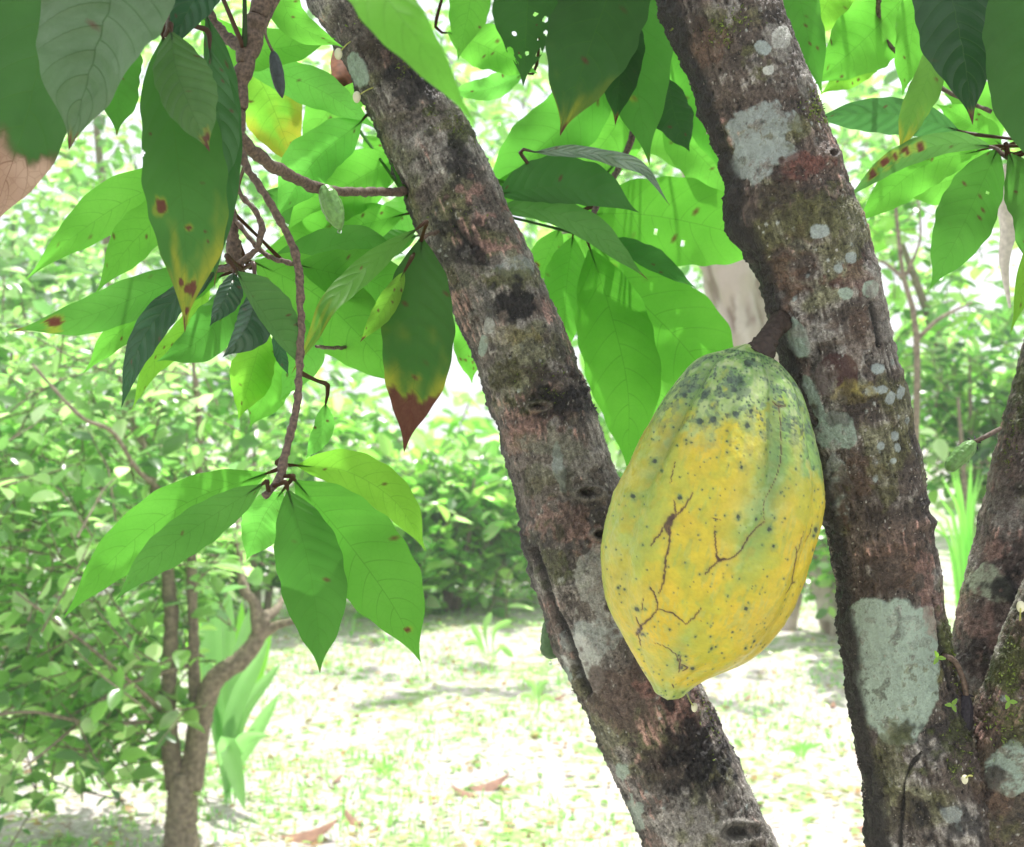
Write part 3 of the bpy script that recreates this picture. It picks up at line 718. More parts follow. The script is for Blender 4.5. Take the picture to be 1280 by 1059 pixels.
# --- leaning tree (left trunk)
treeA = thing('cacao_tree', 'cacao tree with the slender leaning trunk behind the pod and leafy branches on the left', 'tree', (P(1500, 2800, .97)[0], .97, 0))
DA = .97
ptsA = [(1500, 2760, .97, 150), (1250, 2000, .97, 105), (1040, 1400, .97, 84), (968, 1220, .97, 79), (888, 1059, DA, 76), (856, 985, DA, 74), (826, 920, DA, 73), (800, 865, DA, 73), (770, 795, DA, 74), (736, 700, DA, 73), (705, 600, DA, 64), (685, 531, DA, 61), (656, 449, DA, 59), (611, 343, DA, 58), (563, 238, DA, 57), (525, 155, DA, 54), (488, 80, DA, 52), (442, 0, DA, 50), (330, -180, DA + .02, 47), (150, -460, 1.02, 42), (0, -700, 1.05, 32)]
patA = [(500, 60, 45, 28, 20, 'dkbrown', .8, 1, .6), (448, 88, 11, 22, -25, 'mint', .95, .5, 0), (560, 95, 40, 20, 20, 'black', .6, 1.2, .5), (480, 30, 16, 9, 0, 'black', .9, 1, 1),
        (520, 118, 30, 22, 20, 'black', .8, 1.1, .6), (540, 140, 20, 10, 10, 'moss', .6, 1.5, 1), (560, 170, 45, 25, 10, 'pale', .7, 1.4, .3), (585, 165, 30, 14, 10, 'moss', .8, 1.4, 1), (575, 215, 35, 22, 60, 'black', .8, 1.3, .8), (590, 238, 22, 12, -20, 'pink', .8, 1.4, .3), (612, 268, 22, 12, -15, 'pink', .9, 1.3, .3),
        (625, 308, 28, 15, -12, 'pink', .95, 1.3, .3), (575, 285, 24, 24, 0, 'black', .75, 1.4, .7), (590, 320, 34, 10, 10, 'black', .9, 1.3, .9), (640, 335, 24, 12, -10, 'grey', .6, 2, .3), (632, 352, 35, 13, 8, 'olive', .8, 1.2, .3),
        (640, 380, 30, 22, 8, 'black', .92, 1.1, .8), (612, 408, 7, 9, 0, 'white', .9, 1, 0), (604, 432, 6, 13, 10, 'mint', .9, .6, 0), (650, 420, 40, 12, 5, 'mustard', .4, 1.5, .3), (672, 470, 42, 24, 10, 'dkbrown', .8, 1.3, 1), (690, 500, 40, 22, 5, 'black', .85, 1.3, 1.2), (640, 480, 25, 30, 0, 'olive', .5, 1.6, .6),
        (655, 545, 28, 16, -20, 'pink', .5, 1.5, .3), (720, 575, 42, 28, 15, 'pale', .85, 1.4, .2), (698, 585, 8, 26, -8, 'grey', .8, 1.2, 0), (680, 600, 35, 14, 10, 'olive', .45, 1.5, .2), (715, 660, 32, 24, 0, 'pink', .55, 1.7, .2),
        (700, 720, 20, 40, -18, 'moss', .55, 1.4, .5), (745, 740, 36, 42, -20, 'white', .45, 2.4, .3), (720, 640, 14, 30, -8, 'black', .5, 2, .6), (740, 800, 30, 25, 0, 'grey', .5, 2.2, .4), (735, 835, 20, 28, -25, 'white', .6, 1.8, .2), (706, 845, 10, 14, -30, 'mint', .9, .8, 0),
        (780, 880, 55, 45, 60, 'redbrown', .85, 1, .2), (850, 890, 30, 26, 20, 'pink', .5, 1.6, .4), (868, 905, 42, 22, 40, 'red', .5, 1.6, .4), (875, 940, 52, 38, 55, 'black', .9, 1.1, 1), (825, 965, 40, 36, 60, 'dkbrown', .7, 1.4, .8), (880, 985, 36, 30, 40, 'black', .75, 1.3, 1), (790, 1020, 12, 22, -20, 'mint', .75, 1.4, 0),
        (915, 1035, 55, 30, 20, 'pale', .85, 1.3, .2), (780, 960, 9, 12, 0, 'mint', .8, 1.4, 0), (700, 560, 40, 12, 8, 'moss', .35, 2, .5), (600, 380, 14, 50, -22, 'pale', .4, 1.5, .2)]
grA = [([(668, 690), (682, 730), (697, 775), (712, 800), (722, 840), (735, 865)], 6.5, .006)]
knA = [(737, 616, 17, 8), (752, 668, 14, 7), (925, 1040, 30, 14), (672, 508, 14, 5)]
obj('trunk', bark_tube(ptsA, 860, 230, 100, dict(base=(.125, .105, .09), pale=-.08, pink=.32, black=.32, lichen=.3, shade_crust=(.93, .9)), patA, grA, knA), M_BARK, treeA)

# --- pod tree (right, forked)
treeB = thing('cacao_tree', 'cacao tree with the forked lichen-patched trunk on the right carrying the big yellow pod', 'tree', (P(1235, 3000, .88)[0], .88, 0))
DB = .86
ptsB = [(1230, 1600, .9, 150), (1228, 1300, .89, 140), (1212, 1180, .88, 128), (1190, 1090, DB + .01, 104), (1168, 1000, DB, 86), (1142, 910, DB, 73), (1122, 820, DB, 66), (1107, 709, DB, 63), (1092, 630, DB, 64), (1070, 531, DB, 69), (1046, 442, DB, 69), (1019, 330, DB, 71), (996, 271, DB, 74), (974, 198, DB, 69), (946, 126, DB, 70), (897, 0, DB, 69), (830, -160, DB + .01, 66), (740, -380, .9, 58), (640, -640, .95, 44)]
patB = [(1120, 838, 54, 92, -6, 'mint', .97, .32, 0), (1092, 775, 30, 28, 0, 'mint', .97, .3, 0), (1150, 790, 26, 30, 0, 'mint', .95, .5, 0), (952, 163, 42, 36, 12, 'grey', .85, .8, 0), (940, 200, 24, 30, 20, 'grey', .8, .9, 0), (995, 422, 15, 26, -25, 'mint', .95, .5, 0), (1047, 540, 26, 24, 0, 'mint', .93, .5, 0),
        (1016, 495, 7, 36, -24, 'mint', .85, .8, 0), (1046, 600, 16, 40, -10, 'grey', .5, 1.8, 0), (1045, 468, 26, 30, -10, 'maroon', .95, .6, .2), (1018, 205, 34, 14, -25, 'red', .8, 1, .6), (985, 250, 40, 22, 0, 'dkbrown', .75, 1.4, .6), (985, 345, 40, 38, 0, 'brown', .85, 1.2, .3), (1060, 345, 26, 26, 0, 'red', .5, 1.6, .4),
        (890, 60, 40, 34, 20, 'brown', .8, 1.2, .4), (940, 75, 26, 30, 20, 'olive', .7, 1.4, .4), (868, 18, 30, 24, 0, 'dkbrown', .7, 1.5, .4), (925, 18, 28, 20, 15, 'pale', .8, 1.4, .1), (968, 55, 14, 45, -20, 'pale', .7, 1.6, .1), (953, 60, 11, 9, 40, 'grey', .95, .5, 0), (960, 88, 7, 6, 0, 'white', .9, .8, 0), (975, 48, 12, 12, 0, 'white', .6, 1.6, 0),
        (1000, 160, 20, 12, -20, 'olive', .6, 1.4, .5), (1030, 270, 40, 20, 0, 'olive', .6, 1.6, .3), (1025, 290, 12, 9, 0, 'grey', .9, .8, 0), (1063, 322, 8, 8, 0, 'grey', .95, .6, 0), (1047, 336, 7, 7, 0, 'grey', .9, .8, 0), (1056, 368, 11, 9, 0, 'mint', .9, .9, 0), (1086, 362, 8, 9, 0, 'mint', .9, .9, 0),
        (1097, 461, 9, 8, 0, 'grey', .97, .4, 0), (1088, 489, 8, 7, 0, 'grey', .97, .4, 0), (1102, 487, 7, 6, 0, 'grey', .97, .4, 0), (1113, 498, 7, 9, 20, 'grey', .97, .4, 0), (1125, 492, 5, 9, 10, 'grey', .97, .4, 0), (1118, 545, 6, 7, 0, 'grey', .95, .5, 0), (1122, 560, 5, 6, 0, 'grey', .95, .5, 0), (1101, 557, 6, 7, 20, 'grey', .95, .5, 0), (1116, 576, 4, 4, 0, 'grey', .95, .5, 0), (1094, 598, 4, 5, 0, 'grey', .95, .5, 0), (1070, 490, 34, 12, -8, 'mustard', .75, 1.1, .3), (1075, 515, 30, 26, 0, 'dkbrown', .6, 1.6, .4),
        (1100, 640, 34, 40, 0, 'dkbrown', .75, 1.2, .3), (1075, 600, 26, 30, 0, 'brown', .6, 1.4, .2), (1110, 610, 24, 30, 0, 'olive', .5, 1.6, .3), (1115, 700, 44, 34, 0, 'brown', .75, 1.4, .2), (1095, 715, 26, 22, 0, 'dkbrown', .7, 1.4, .3), (1163, 740, 12, 50, -12, 'pink', .5, 1.5, .4), (1183, 800, 8, 34, -8, 'moss', .9, .9, 1),
        (1030, 470, 10, 44, -22, 'pale', .3, 1.6, .2), (1020, 415, 20, 16, 0, 'pale', .5, 1.8, .2), (1070, 420, 26, 30, 0, 'brown', .5, 1.6, .2), (1110, 400, 12, 60, -12, 'pale', .6, 1.6, .3), (1175, 930, 44, 30, -30, 'black', .6, 1.6, 1), (1110, 960, 36, 40, -10, 'olive', .6, 1.5, .2), (1130, 1030, 44, 44, 0, 'dkbrown', .7, 1.5, .4), (1200, 960, 44, 30, 10, 'moss', .5, 1.7, .7),
        (1220, 1040, 60, 46, 0, 'black', .8, 1.3, .8), (1240, 980, 40, 26, 0, 'brown', .6, 1.5, .3), (1190, 1020, 14, 12, 0, 'grey', .6, 1.8, 0)]
grB = [([(1092, 378), (1096, 400), (1100, 430)], 4, .004), ([(1168, 750), (1175, 800), (1190, 860)], 4, .003), ([(1152, 940), (1132, 975), (1125, 1059)], 2.6, .002)]
knB = [(1036, 194, 6, 6)]
obj('trunk', bark_tube(ptsB, 860, 240, 200, dict(base=(.078, .060, .048), pale=.1, pink=.5, black=.34, lichen=.15, shade_crust=(.82, .96)), patB, grB, knB, [(922, 275, 22, 34, .0075), (1000, 880, 20, 30, 0), (1088, 345, 12, 20, .003), (1142, 570, 8, 8, .003), (1162, 655, 8, 9, .004), (1040, 195, 12, 14, .003), (830, 60, 14, 20, .003)]), M_BARK, treeB)
ptsC = [(1215, 1130, .92, 80), (1212, 1010, .935, 66), (1232, 900, .945, 56), (1252, 800, .95, 58), (1275, 700, .95, 58), (1297, 600, .95, 57), (1320, 500, .95, 54), (1335, 420, .95, 50), (1350, 300, .95, 47), (1375, 120, .96, 44), (1420, -200, 1.0, 38)]
patC = [(1238, 728, 30, 20, 40, 'palegreen', .95, .7, 0), (1260, 735, 28, 22, 30, 'black', .9, 1.0, .7), (1290, 480, 60, 70, 0, 'moss', .85, .8, 1), (1262, 700, 22, 30, 20, 'black', .5, 1.6, .6), (1238, 690, 16, 14, 0, 'pink', .7, 1.2, 0), (1265, 640, 20, 26, 0, 'pale', .6, 1.7, 0), (1225, 790, 24, 34, 0, 'pink', .55, 1.6, .2), (1250, 600, 18, 30, 0, 'redbrown', .6, 1.6, .3), (1215, 850, 20, 20, 0, 'pale', .5, 1.8, .2), (1270, 750, 10, 12, 0, 'black', .8, 1, .5)]
obj('limb', bark_tube(ptsC, 420, 150, 300, dict(base=(.15, .11, .095), pale=-.02, pink=.3, black=.4, lichen=.2), patC), M_BARK, treeB)
ptsD = [(1228, 1180, .87, 95), (1236, 1080, .86, 88), (1258, 985, .85, 74), (1292, 900, .84, 70), (1325, 810, .83, 68), (1362, 710, .82, 64), (1420, 540, .8, 58), (1500, 300, .8, 50)]
patD = [(1262, 962, 30, 32, 30, 'mint', .95, .5, 0), (1270, 900, 30, 30, 0, 'moss', .5, 1.7, .4), (1255, 840, 20, 40, 20, 'moss', .7, 1.2, .6), (1235, 1000, 30, 30, 0, 'brown', .7, 1.4, .3), (1250, 1040, 34, 18, 0, 'olive', .5, 1.4, .3), (1215, 1000, 26, 36, 20, 'black', .6, 1.5, .8)]
obj('limb', bark_tube(ptsD, 380, 170, 400, dict(base=(.08, .062, .042), pale=.2, pink=.5, black=.36, lichen=.2), patD), M_BARK, treeB)
# lower trunk to the ground
Vt, Ft = tube_mesh([P(1228, 1280, .89), P(1230, 1700, .9), P(1240, 2300, .9), P(1245, 3010, .9)], [.078, .085, .095, .13], 120, 48, .0022, 3)
obj('trunk', mesh('trunk_foot', Vt, clean(Ft), cols=np.tile(np.array([.11, .09, .07]), (len(Vt), 1)) * (1 + .5 * fbm(Vt * 60, 4, 3))[:, None]), M_BARK, treeB)

# tiny flakes and moss on both trunks (real crumbs that break the outline)
def crumbs(pts_px, depth, count, size, seed, tree=None):
    """curled little flakes round px positions"""
    r = np.random.default_rng(seed); V, F = [], []
    for (x, y, sx, sy, cnt) in pts_px:
        for _ in range(int(cnt * count)):
            xx, yy, dz = x + r.normal() * sx, y + r.normal() * sy, depth
            if tree is not None:
                k_ = int(np.clip(np.argmin(np.abs(tree[:, 1] - yy)), 1, len(tree) - 2)); cx_, dc, rp_ = tree[k_, 0], tree[k_, 2], tree[k_, 3]; slope = (tree[k_ + 1, 0] - tree[k_ - 1, 0]) / (tree[k_ + 1, 1] - tree[k_ - 1, 1]); o_ = (xx - cx_) / rp_ / math.sqrt(1 + slope ** 2)
                if abs(o_) > 1.0: continue
                dz = dc - math.sqrt(1 - o_ * o_) * rp_ / FPX * dc
                w_ = np.array([(xx - 640) / FPX * dc, dz, CAMZ - (yy - 529.5) / FPX * dc]); p = w_
            else: p = P(xx, yy, dz + r.normal() * .002)
            L = size * r.uniform(.3, 1.1); d = r.normal(size=3); d /= np.linalg.norm(d); u = np.cross(d, r.normal(size=3)); u /= np.linalg.norm(u)
            o = len(V); w = L * r.uniform(.12, .3)
            V += [p - u * w, p + u * w, p + d * L * .6 + u * w * .8, p + d * L * .6 - u * w * .5, p + d * L + np.cross(d, u) * L * .4]
            F += [(o, o + 1, o + 2), (o, o + 2, o + 3), (o + 3, o + 2, o + 4)]
    return mesh('crumbs', np.array(V), np.array(F), smooth=False)
def edge_line(pts, side, tree_pts, n, seed, off=1.0):
    """positions along a trunk's left (-1) or right (+1) outline"""
    r = np.random.default_rng(seed); q = spline(tree_pts, 400); q = q[(q[:, 1] > -30) & (q[:, 1] < 1090)]
    g = np.gradient(q[:, :2], axis=0); g /= np.linalg.norm(g, axis=1)[:, None]; out = []
    gate = fbm(np.column_stack([q[:, 1] * .03, q[:, 0] * 0 + seed, q[:, 0] * 0]), 3, seed)
    for i in r.integers(0, len(q), n):
        if gate[i] < .12: continue
        nx, ny = -g[i, 1], g[i, 0]
        if nx * side < 0: nx, ny = -nx, -ny
        out.append((q[i, 0] + nx * q[i, 3] * off, q[i, 1] + ny * q[i, 3] * off, 1.2, 2.5, 1))
    return out
def tline(pts): q = spline(pts, 700); q = q[np.argsort(q[:, 1])]; return q[(q[:, 1] > -120) & (q[:, 1] < 1200)]
TA, TB, TC, TD = tline(ptsA), tline(ptsB), tline(ptsC), tline(ptsD)
eA = edge_line(None, -1, [p[:2] + (p[2], p[3]) for p in ptsA], 420, 1) + edge_line(None, 1, ptsA, 420, 2)
obj('bark_crumbs', crumbs(eA, DA, 3, .0022, 3), M_FLAKE, treeA, kind='stuff')
eB = edge_line(None, -1, ptsB, 420, 5) + edge_line(None, 1, ptsB, 420, 6)
obj('bark_crumbs', crumbs(eB, DB, 3, .0022, 7), M_FLAKE, treeB, kind='stuff')
for T_, tr_, s_, n_ in ((TA, treeA, 21, 2600), (TB, treeB, 22, 2600)):
    spots_ = [(T_[i, 0] + random.uniform(-1, 1) * T_[i, 3], T_[i, 1], 2, 2, 1) for i in [random.randrange(len(T_)) for _ in range(n_)]]
    obj('bark_flakes', crumbs(spots_, 1, 1, .0016, s_, T_), M_FLAKE, tr_, kind='stuff')
obj('moss', crumbs([(480, 40, 16, 7, 60), (512, 100, 14, 8, 50), (580, 165, 22, 10, 130), (620, 195, 8, 20, 90), (600, 175, 10, 10, 60), (672, 470, 26, 10, 60), (690, 500, 26, 12, 60), (872, 868, 8, 8, 90), (885, 900, 6, 16, 60), (575, 285, 16, 10, 30)], DA, 1.5, .0030, 8, TA), M_MOSS, treeA, kind='stuff')
obj('moss', crumbs([(832, 62, 8, 14, 40), (890, 60, 12, 14, 90), (905, 45, 14, 8, 50), (1015, 140, 8, 8, 60), (1010, 155, 12, 6, 50), (1183, 800, 5, 26, 140), (1190, 840, 4, 12, 60), (1185, 935, 16, 8, 60), (1175, 910, 14, 10, 40)], DB, 1.5, .0030, 9, TB), M_MOSS, treeB, kind='stuff')
obj('moss', crumbs([(1262, 480, 3, 40, 120), (1255, 520, 6, 30, 120), (1248, 560, 4, 20, 80), (1272, 430, 6, 14, 70)], .93, 1.5, .0028, 10, TC), M_MOSS, treeB, kind='stuff')
obj('moss', crumbs([(1250, 840, 6, 30, 70), (1232, 890, 8, 18, 60)], .80, 1.5, .0028, 11, TD), M_MOSS, treeB, kind='stuff')

# ------------------------------------------------------------------ branches and cacao leaves
def branch(tree, pts, name='branch', na=14, rough=.0006):
    """pts rows (x, y, depth, radius px)"""
    W = [P(a, b, c) for a, b, c, r in pts]; R = [r / FPX * c for a, b, c, r in pts]
    qq = spline(np.column_stack([np.array(W), R]), max(8, len(W) * 6)); rq = np.random.default_rng(int(abs(pts[0][0])) + 3); W = qq[:, :3] + rq.normal(size=(len(qq), 3)) * qq[:, 3:4] * .10; R = qq[:, 3] * (1 + rq.normal(size=len(qq)) * .09)
    nl = max(20, int(sum(math.hypot(pts[i + 1][0] - pts[i][0], pts[i + 1][1] - pts[i][1]) for i in range(len(pts) - 1)) / 3.5))
    V, F = tube_mesh(W, R, nl, na, rough, int(pts[0][0]) % 97)
    # leaf scars and little nubs
    o = obj(name, mesh(name, V, clean(F)), M_TWIG, tree)
    o_pts = spline(W, 60)
    return o, o_pts

WP = ([0, .03, .08, .15, .25, .38, .5, .62, .74, .82, .88, .93, .97, 1.0], [.03, .20, .42, .66, .87, .99, 1.0, .92, .70, .48, .25, .10, .045, .004])
def wprof(v): return np.interp(v, *WP)

LEAVES = 0
def leaf(br, pts, wa, wb, col, alpha=.55, tilt=(.25, .25), fold=.18, wave=.10, tip=None, yel=None, spots=(), holes=(), quilt=.008, curl=0.0, NL=56, NW=15, pet=True, ragged=.022, seed=None, dead=None, petmax=.16):
    """pts rows (x, y, depth) base to tip; wa/wb half widths in px on the two sides; tip: v where it turns brown; yel: v where it yellows"""
    global LEAVES; LEAVES += 1
    seed = LEAVES if seed is None else seed; r = np.random.default_rng(seed + 500)
    W = np.array([P(*p) for p in pts]); c = spline(W, NL); v = np.linspace(0, 1, NL)
    if v is not None:
        k = 8; vv = np.convolve(np.pad(wprof(v), (2, 2), 'edge'), np.ones(3) / 3, 'same')[2:-2]; w = np.minimum(vv, 1); w[-1] = .003
    d = c[:, 1]; px, py = proj(c); tx, ty = np.gradient(px), np.gradient(py); L = np.hypot(tx, ty) + 1e-9
    nx, ny = ty / L, -tx / L
    N3 = np.column_stack([nx, np.zeros(NL), -ny])                      # screen normal in the world
    u = np.linspace(-1, 1, NW); s = d / FPX
    ph = rng.uniform(0, 6)
    V = np.zeros((NL, NW, 3))
    for j, uu in enumerate(u):
        half = (wb if uu > 0 else wa) * s * w
        lat = N3 * (uu * half)[:, None]
        if ragged: lat = lat * (1 + (ragged * np.sin(v * 47 + ph * 3) + ragged * np.sin(v * 23 + ph)) * abs(uu) ** 3)[:, None]
        tl = tilt[1] if uu > 0 else -tilt[0]
        dep = uu * half * tl + abs(uu) * half * fold * -2 + half * wave * 3 * uu * uu * np.sin(v * 13 + ph + (1.7 if uu > 0 else 0)) + curl * abs(uu) ** 3 * half
        phase = 11 * (v - .15 * abs(uu) ** 1.45); dep = dep + quilt * half * np.abs(np.mod(phase, 1) - .5) * -4 * (1 - abs(uu) * .5)
        V[:, j] = c + lat; V[:, j, 1] += dep
    V = V.reshape(-1, 3); F = grid_faces(NL, NW)
    UV = np.column_stack([np.tile((u + 1) / 2, NL), np.repeat(v, NW)])
    vf, uf = UV[:, 1], UV[:, 0] * 2 - 1
    nz = fbm(np.column_stack([uf * 2.5, vf * 7, vf * 0 + seed]), 3, 3)
    st = np.zeros((len(V), 3))
    if tip is not None: st[:, 0] = sstep(tip - .012, tip + .012, vf + nz * .035); st[:, 1] = np.maximum(st[:, 1], .6 * sstep(tip - .03, tip, vf + nz * .03))
    if yel is not None: st[:, 1] = np.maximum(st[:, 1], .85 * sstep(yel - .12, yel + .22, vf + nz * .18 + abs(uf) * .08))
    if dead is not None:                                             # brown dead area, ragged
        dm_ = sstep(dead[1] - .02, dead[1] + .02, vf + nz * .07 + uf * dead[0]); st[:, 0] = np.maximum(st[:, 0], dm_); st[:, 2] = dm_
    lenpx = np.sum(L); wpx = (wa + wb) / 2
    for (su, sv, rp) in spots:
        dd = np.hypot((uf - su) * wpx * np.maximum(wprof(vf), .2), (vf - sv) * lenpx) / rp * (1 + .5 * fbm(np.column_stack([uf * 6, vf * 18, vf * 0 + sv * 9]), 2, 6))
        st[:, 0] = np.maximum(st[:, 0], 1 - sstep(.7, 1.15, dd)); st[:, 1] = np.maximum(st[:, 1], .55 * (1 - sstep(1.0, 2.1, dd + nz * .5)))
    sp = r.random((rng.integers(2, 9), 2))                            # small blemishes
    for a, b in sp:
        dd = np.hypot((uf - (a * 1.7 - .85)) * wpx, (vf - b) * lenpx) / r.uniform(1.2, 2.2); st[:, 0] = np.maximum(st[:, 0], .8 * (1 - sstep(.6, 1.2, dd)))
    if holes:
        fc = V[F].mean(1); fu, fv = uf[F].mean(1), vf[F].mean(1); keep = np.ones(len(F), bool)
        for (hu, hv, rp) in holes:
            a = fbm(np.column_stack([fu * 9, fv * 30, fu * 0]), 2, 9)
            keep &= np.hypot((fu - hu) * wpx * np.maximum(wprof(fv), .2), (fv - hv) * lenpx) > rp * (1 + .5 * a)
        F = F[keep]
    # midrib on the underside plus petiole
    k = 7; m = np.arange(0, 7, 2); rib = c[m].copy(); rr = np.array([.0008, .0006, .0004, .0001]); rib[:, 1] += .0002
    rpts = rib; rads = rr
    if pet and br is not None:
        bp = br[1]; j = np.argmin(np.linalg.norm(bp - c[0], axis=1)); tgt = bp[j]; dist = np.linalg.norm(tgt - c[0])
        if dist < petmax and dist > .002:
            back = c[0] + (c[0] - c[3]) / (np.linalg.norm(c[0] - c[3]) + 1e-9) * min(.012, dist * .4)
            midp = (back * .55 + tgt * .45)
            rpts = np.vstack([tgt, midp, back, rib]); rads = np.concatenate([[.0017, .0012, .0017], rr])
    tv, tf = tube_mesh(rpts, rads, len(rpts) * 3, 6)
    npet = 0
    o = len(V); V2 = np.vstack([V, tv]); F2 = np.vstack([clean(F), clean(tf) + o])
    UV2 = np.vstack([UV, np.column_stack([np.full(len(tv), .5), np.full(len(tv), .5)])])
    st2 = np.zeros((len(tv), 3)); 
    if len(rpts) > len(rib): 
        dd = np.linalg.norm(tv - c[0], axis=1); ahead = ((tv - c[0]) @ (c[3] - c[0])) > 0; st2[~ahead, 0] = .75
    me = mesh('leaf_blade', V2, F2, UV2, np.vstack([st, st2])); me.materials.append(M_LEAF)
    ob = bpy.data.objects.new('leaf', me); COL.objects.link(ob); ob.parent = br[0]; ob.color = (*col, alpha)
    return ob

BR = (.115, .225, .036); MI = (.065, .140, .028); DK = (.028, .062, .020); YG = (.17, .26, .035); GL = (.028, .075, .036); SV = (.10, .145, .08); LT = (.14, .27, .06)  # darker greens also carry the shade of leaves above in their colour

# left branch system, growing from above and joined to the leaning trunk
B1 = branch(treeA, [(420, -240, .80, 16), (372, -120, .76, 15), (334, -10, .74, 14), (318, 40, .74, 13.5), (303, 90, .74, 12), (297, 140, .74, 11.5), (296, 168, .74, 10), (300, 178, .74, 9)])
B1b = branch(treeA, [(305, 62, .74, 7.5), (282, 45, .75, 7), (262, 18, .76, 6.5), (235, -40, .76, 6), (150, -110, .74, 6), (60, -130, .72, 5)])
B2 = branch(treeA, [(297, 168, .74, 9), (315, 188, .755, 8), (345, 210, .78, 7.5), (385, 230, .82, 7), (415, 238, .84, 6), (455, 240, .88, 5.5), (505, 240, .95, 6)])
B3 = branch(treeA, [(297, 170, .74, 7), (306, 205, .735, 5), (332, 245, .73, 4.8), (355, 285, .73, 4.8), (371, 325, .73, 5.2), (376, 380, .73, 4.6), (375, 450, .73, 4.6), (370, 510, .725, 4.8), (358, 560, .72, 5.2), (348, 600, .715, 5.6), (330, 620, .71, 4)])
B4 = branch(treeA, [(298, 180, .745, 5), (292, 215, .77, 4), (300, 242, .78, 3.6), (318, 262, .78, 3.6), (327, 285, .78, 4), (322, 308, .78, 4), (306, 325, .78, 4.2), (285, 335, .785, 4), (270, 338, .79, 3)], na=10)
B5 = branch(treeA, [(275, 250, .8, 3), (290, 270, .79, 3), (312, 298, .785, 3.2), (335, 320, .785, 3), (365, 330, .775, 3)], na=10)
B6 = branch(treeA, [(290, 262, .79, 5), (292, 300, .79, 8), (294, 330, .79, 10), (303, 336, .79, 6)], na=12)
B7 = branch(treeA, [(395, 433, .86, 2.2), (420, 435, .9, 2.4), (445, 430, .95, 2.4), (470, 405, .95, 2.4), (500, 350, .92, 2.6), (528, 300, .885, 2.6), (548, 290, .94, 2.6)], 'twig', 8)
for (x, y) in [(275, 338), (330, 330), (352, 640)]: pass
# upper-left group
T1 = branch(treeA, [(235, -40, .76, 5), (222, -10, .70, 4), (212, 25, .66, 4), (208, 45, .65, 3.5)], 'twig', 10)
leaf(B1b, [(205, -120, .63), (165, -60, .62), (135, 20, .605), (108, 110, .60), (86, 188, .60)], 88, 84, SV, .27, (.1, -.3), .12, .09, .965, None, quilt=.05, holes=[(-.35, .47, 2), (-.5, .42, 1.5)])
leaf(B1b, [(95, -110, .68), (62, 20, .67), (30, 160, .66), (-22, 305, .66)], 98, 68, (.045, .095, .026), .45, (.3, .1), .1, .05, None, None, dead=(-.08, .70), quilt=.02)
leaf(B1b, [(70, -60, .84), (30, 0, .84), (-20, 90, .84)], 36, 36, BR, .6)
leaf(B1b, [(5, -80, .80), (20, -20, .8), (10, 55, .8)], 30, 30, MI, .5)
leaf(T1, [(204, 48, .665), (212, 120, .66), (224, 220, .655), (232, 310, .65), (231, 416, .65)], 46, 60, (.05, .11, .026), .5, (.15, .15), .05, .05, .975, .84, spots=[(-.6, .58, 7), (.2, .86, 7), (-.3, .84, 4), (.1, .66, 3), (.3, .93, 5)], holes=[(-.97, .38, 4)], NL=130, NW=41)
leaf(T1, [(214, 40, .64), (220, 85, .635), (236, 130, .63), (262, 190, .63)], 32, 40, (.085, .15, .05), .34, (.3, .5), .08, .03, .93, None, quilt=.04, spots=[(.3, .9, 5)])
leaf(T1, [(258, 20, .70), (275, 90, .695), (281, 200, .69), (268, 360, .70)], 25, 22, (.04, .095, .03), .42, (.4, .2), .12, .05, .97)
leaf(T1, [(262, 60, .675), (270, 120, .67), (277, 180, .67), (262, 262, .67)], 14, 22, (.05, .11, .04), .35, (.2, .5), .12, .05)
leaf(B1b, [(292, -80, .66), (262, -30, .655), (235, 15, .65), (213, 66, .65)], 28, 26, GL, .3, (.2, .4), .15, .03, quilt=.05)
leaf(B1b, [(158, 40, .76), (150, 95, .76), (146, 170, .76)], 26, 28, MI, .6, tip=.97)
leaf(B1, [(345, -70, .88), (362, 20, .88), (430, 60, .9)], 22, 20, BR, .62)
leaf(B1b, [(250, 20, .9), (310, 62, .92), (420, 48, .95)], 28, 26, BR, .65, (.1, .1))
leaf(B1, [(305, 85, .93), (350, 92, .95), (410, 118, .97), (472, 162, .99)], 26, 22, LT, .65, (.1, .1))
leaf(B1, [(300, 60, 1.0), (335, 120, 1.0), (372, 215, 1.0)], 40, 36, YG, .62, yel=.62)
leaf(B2, [(452, 152, .98), (395, 200, .97), (343, 275, .96)], 33, 30, LT, .66, (.1, .15))
leaf(B2, [(500, 196, 1.0), (430, 235, .99), (350, 300, .98)], 34, 40, BR, .62, (.1, .15))
leaf(B2, [(505, 268, 1.0), (420, 290, .98), (318, 322, .96)], 30, 27, BR, .62)
leaf(B2, [(520, 295, 1.02), (460, 318, 1.0), (385, 338, .98)], 26, 18, MI, .55)
leaf(B2, [(530, 238, 1.04), (500, 275, 1.03), (462, 315, 1.02)], 26, 24, LT, .65)
leaf(B2, [(455, 170, 1.05), (480, 205, 1.05), (470, 250, 1.05)], 18, 20, BR, .62)
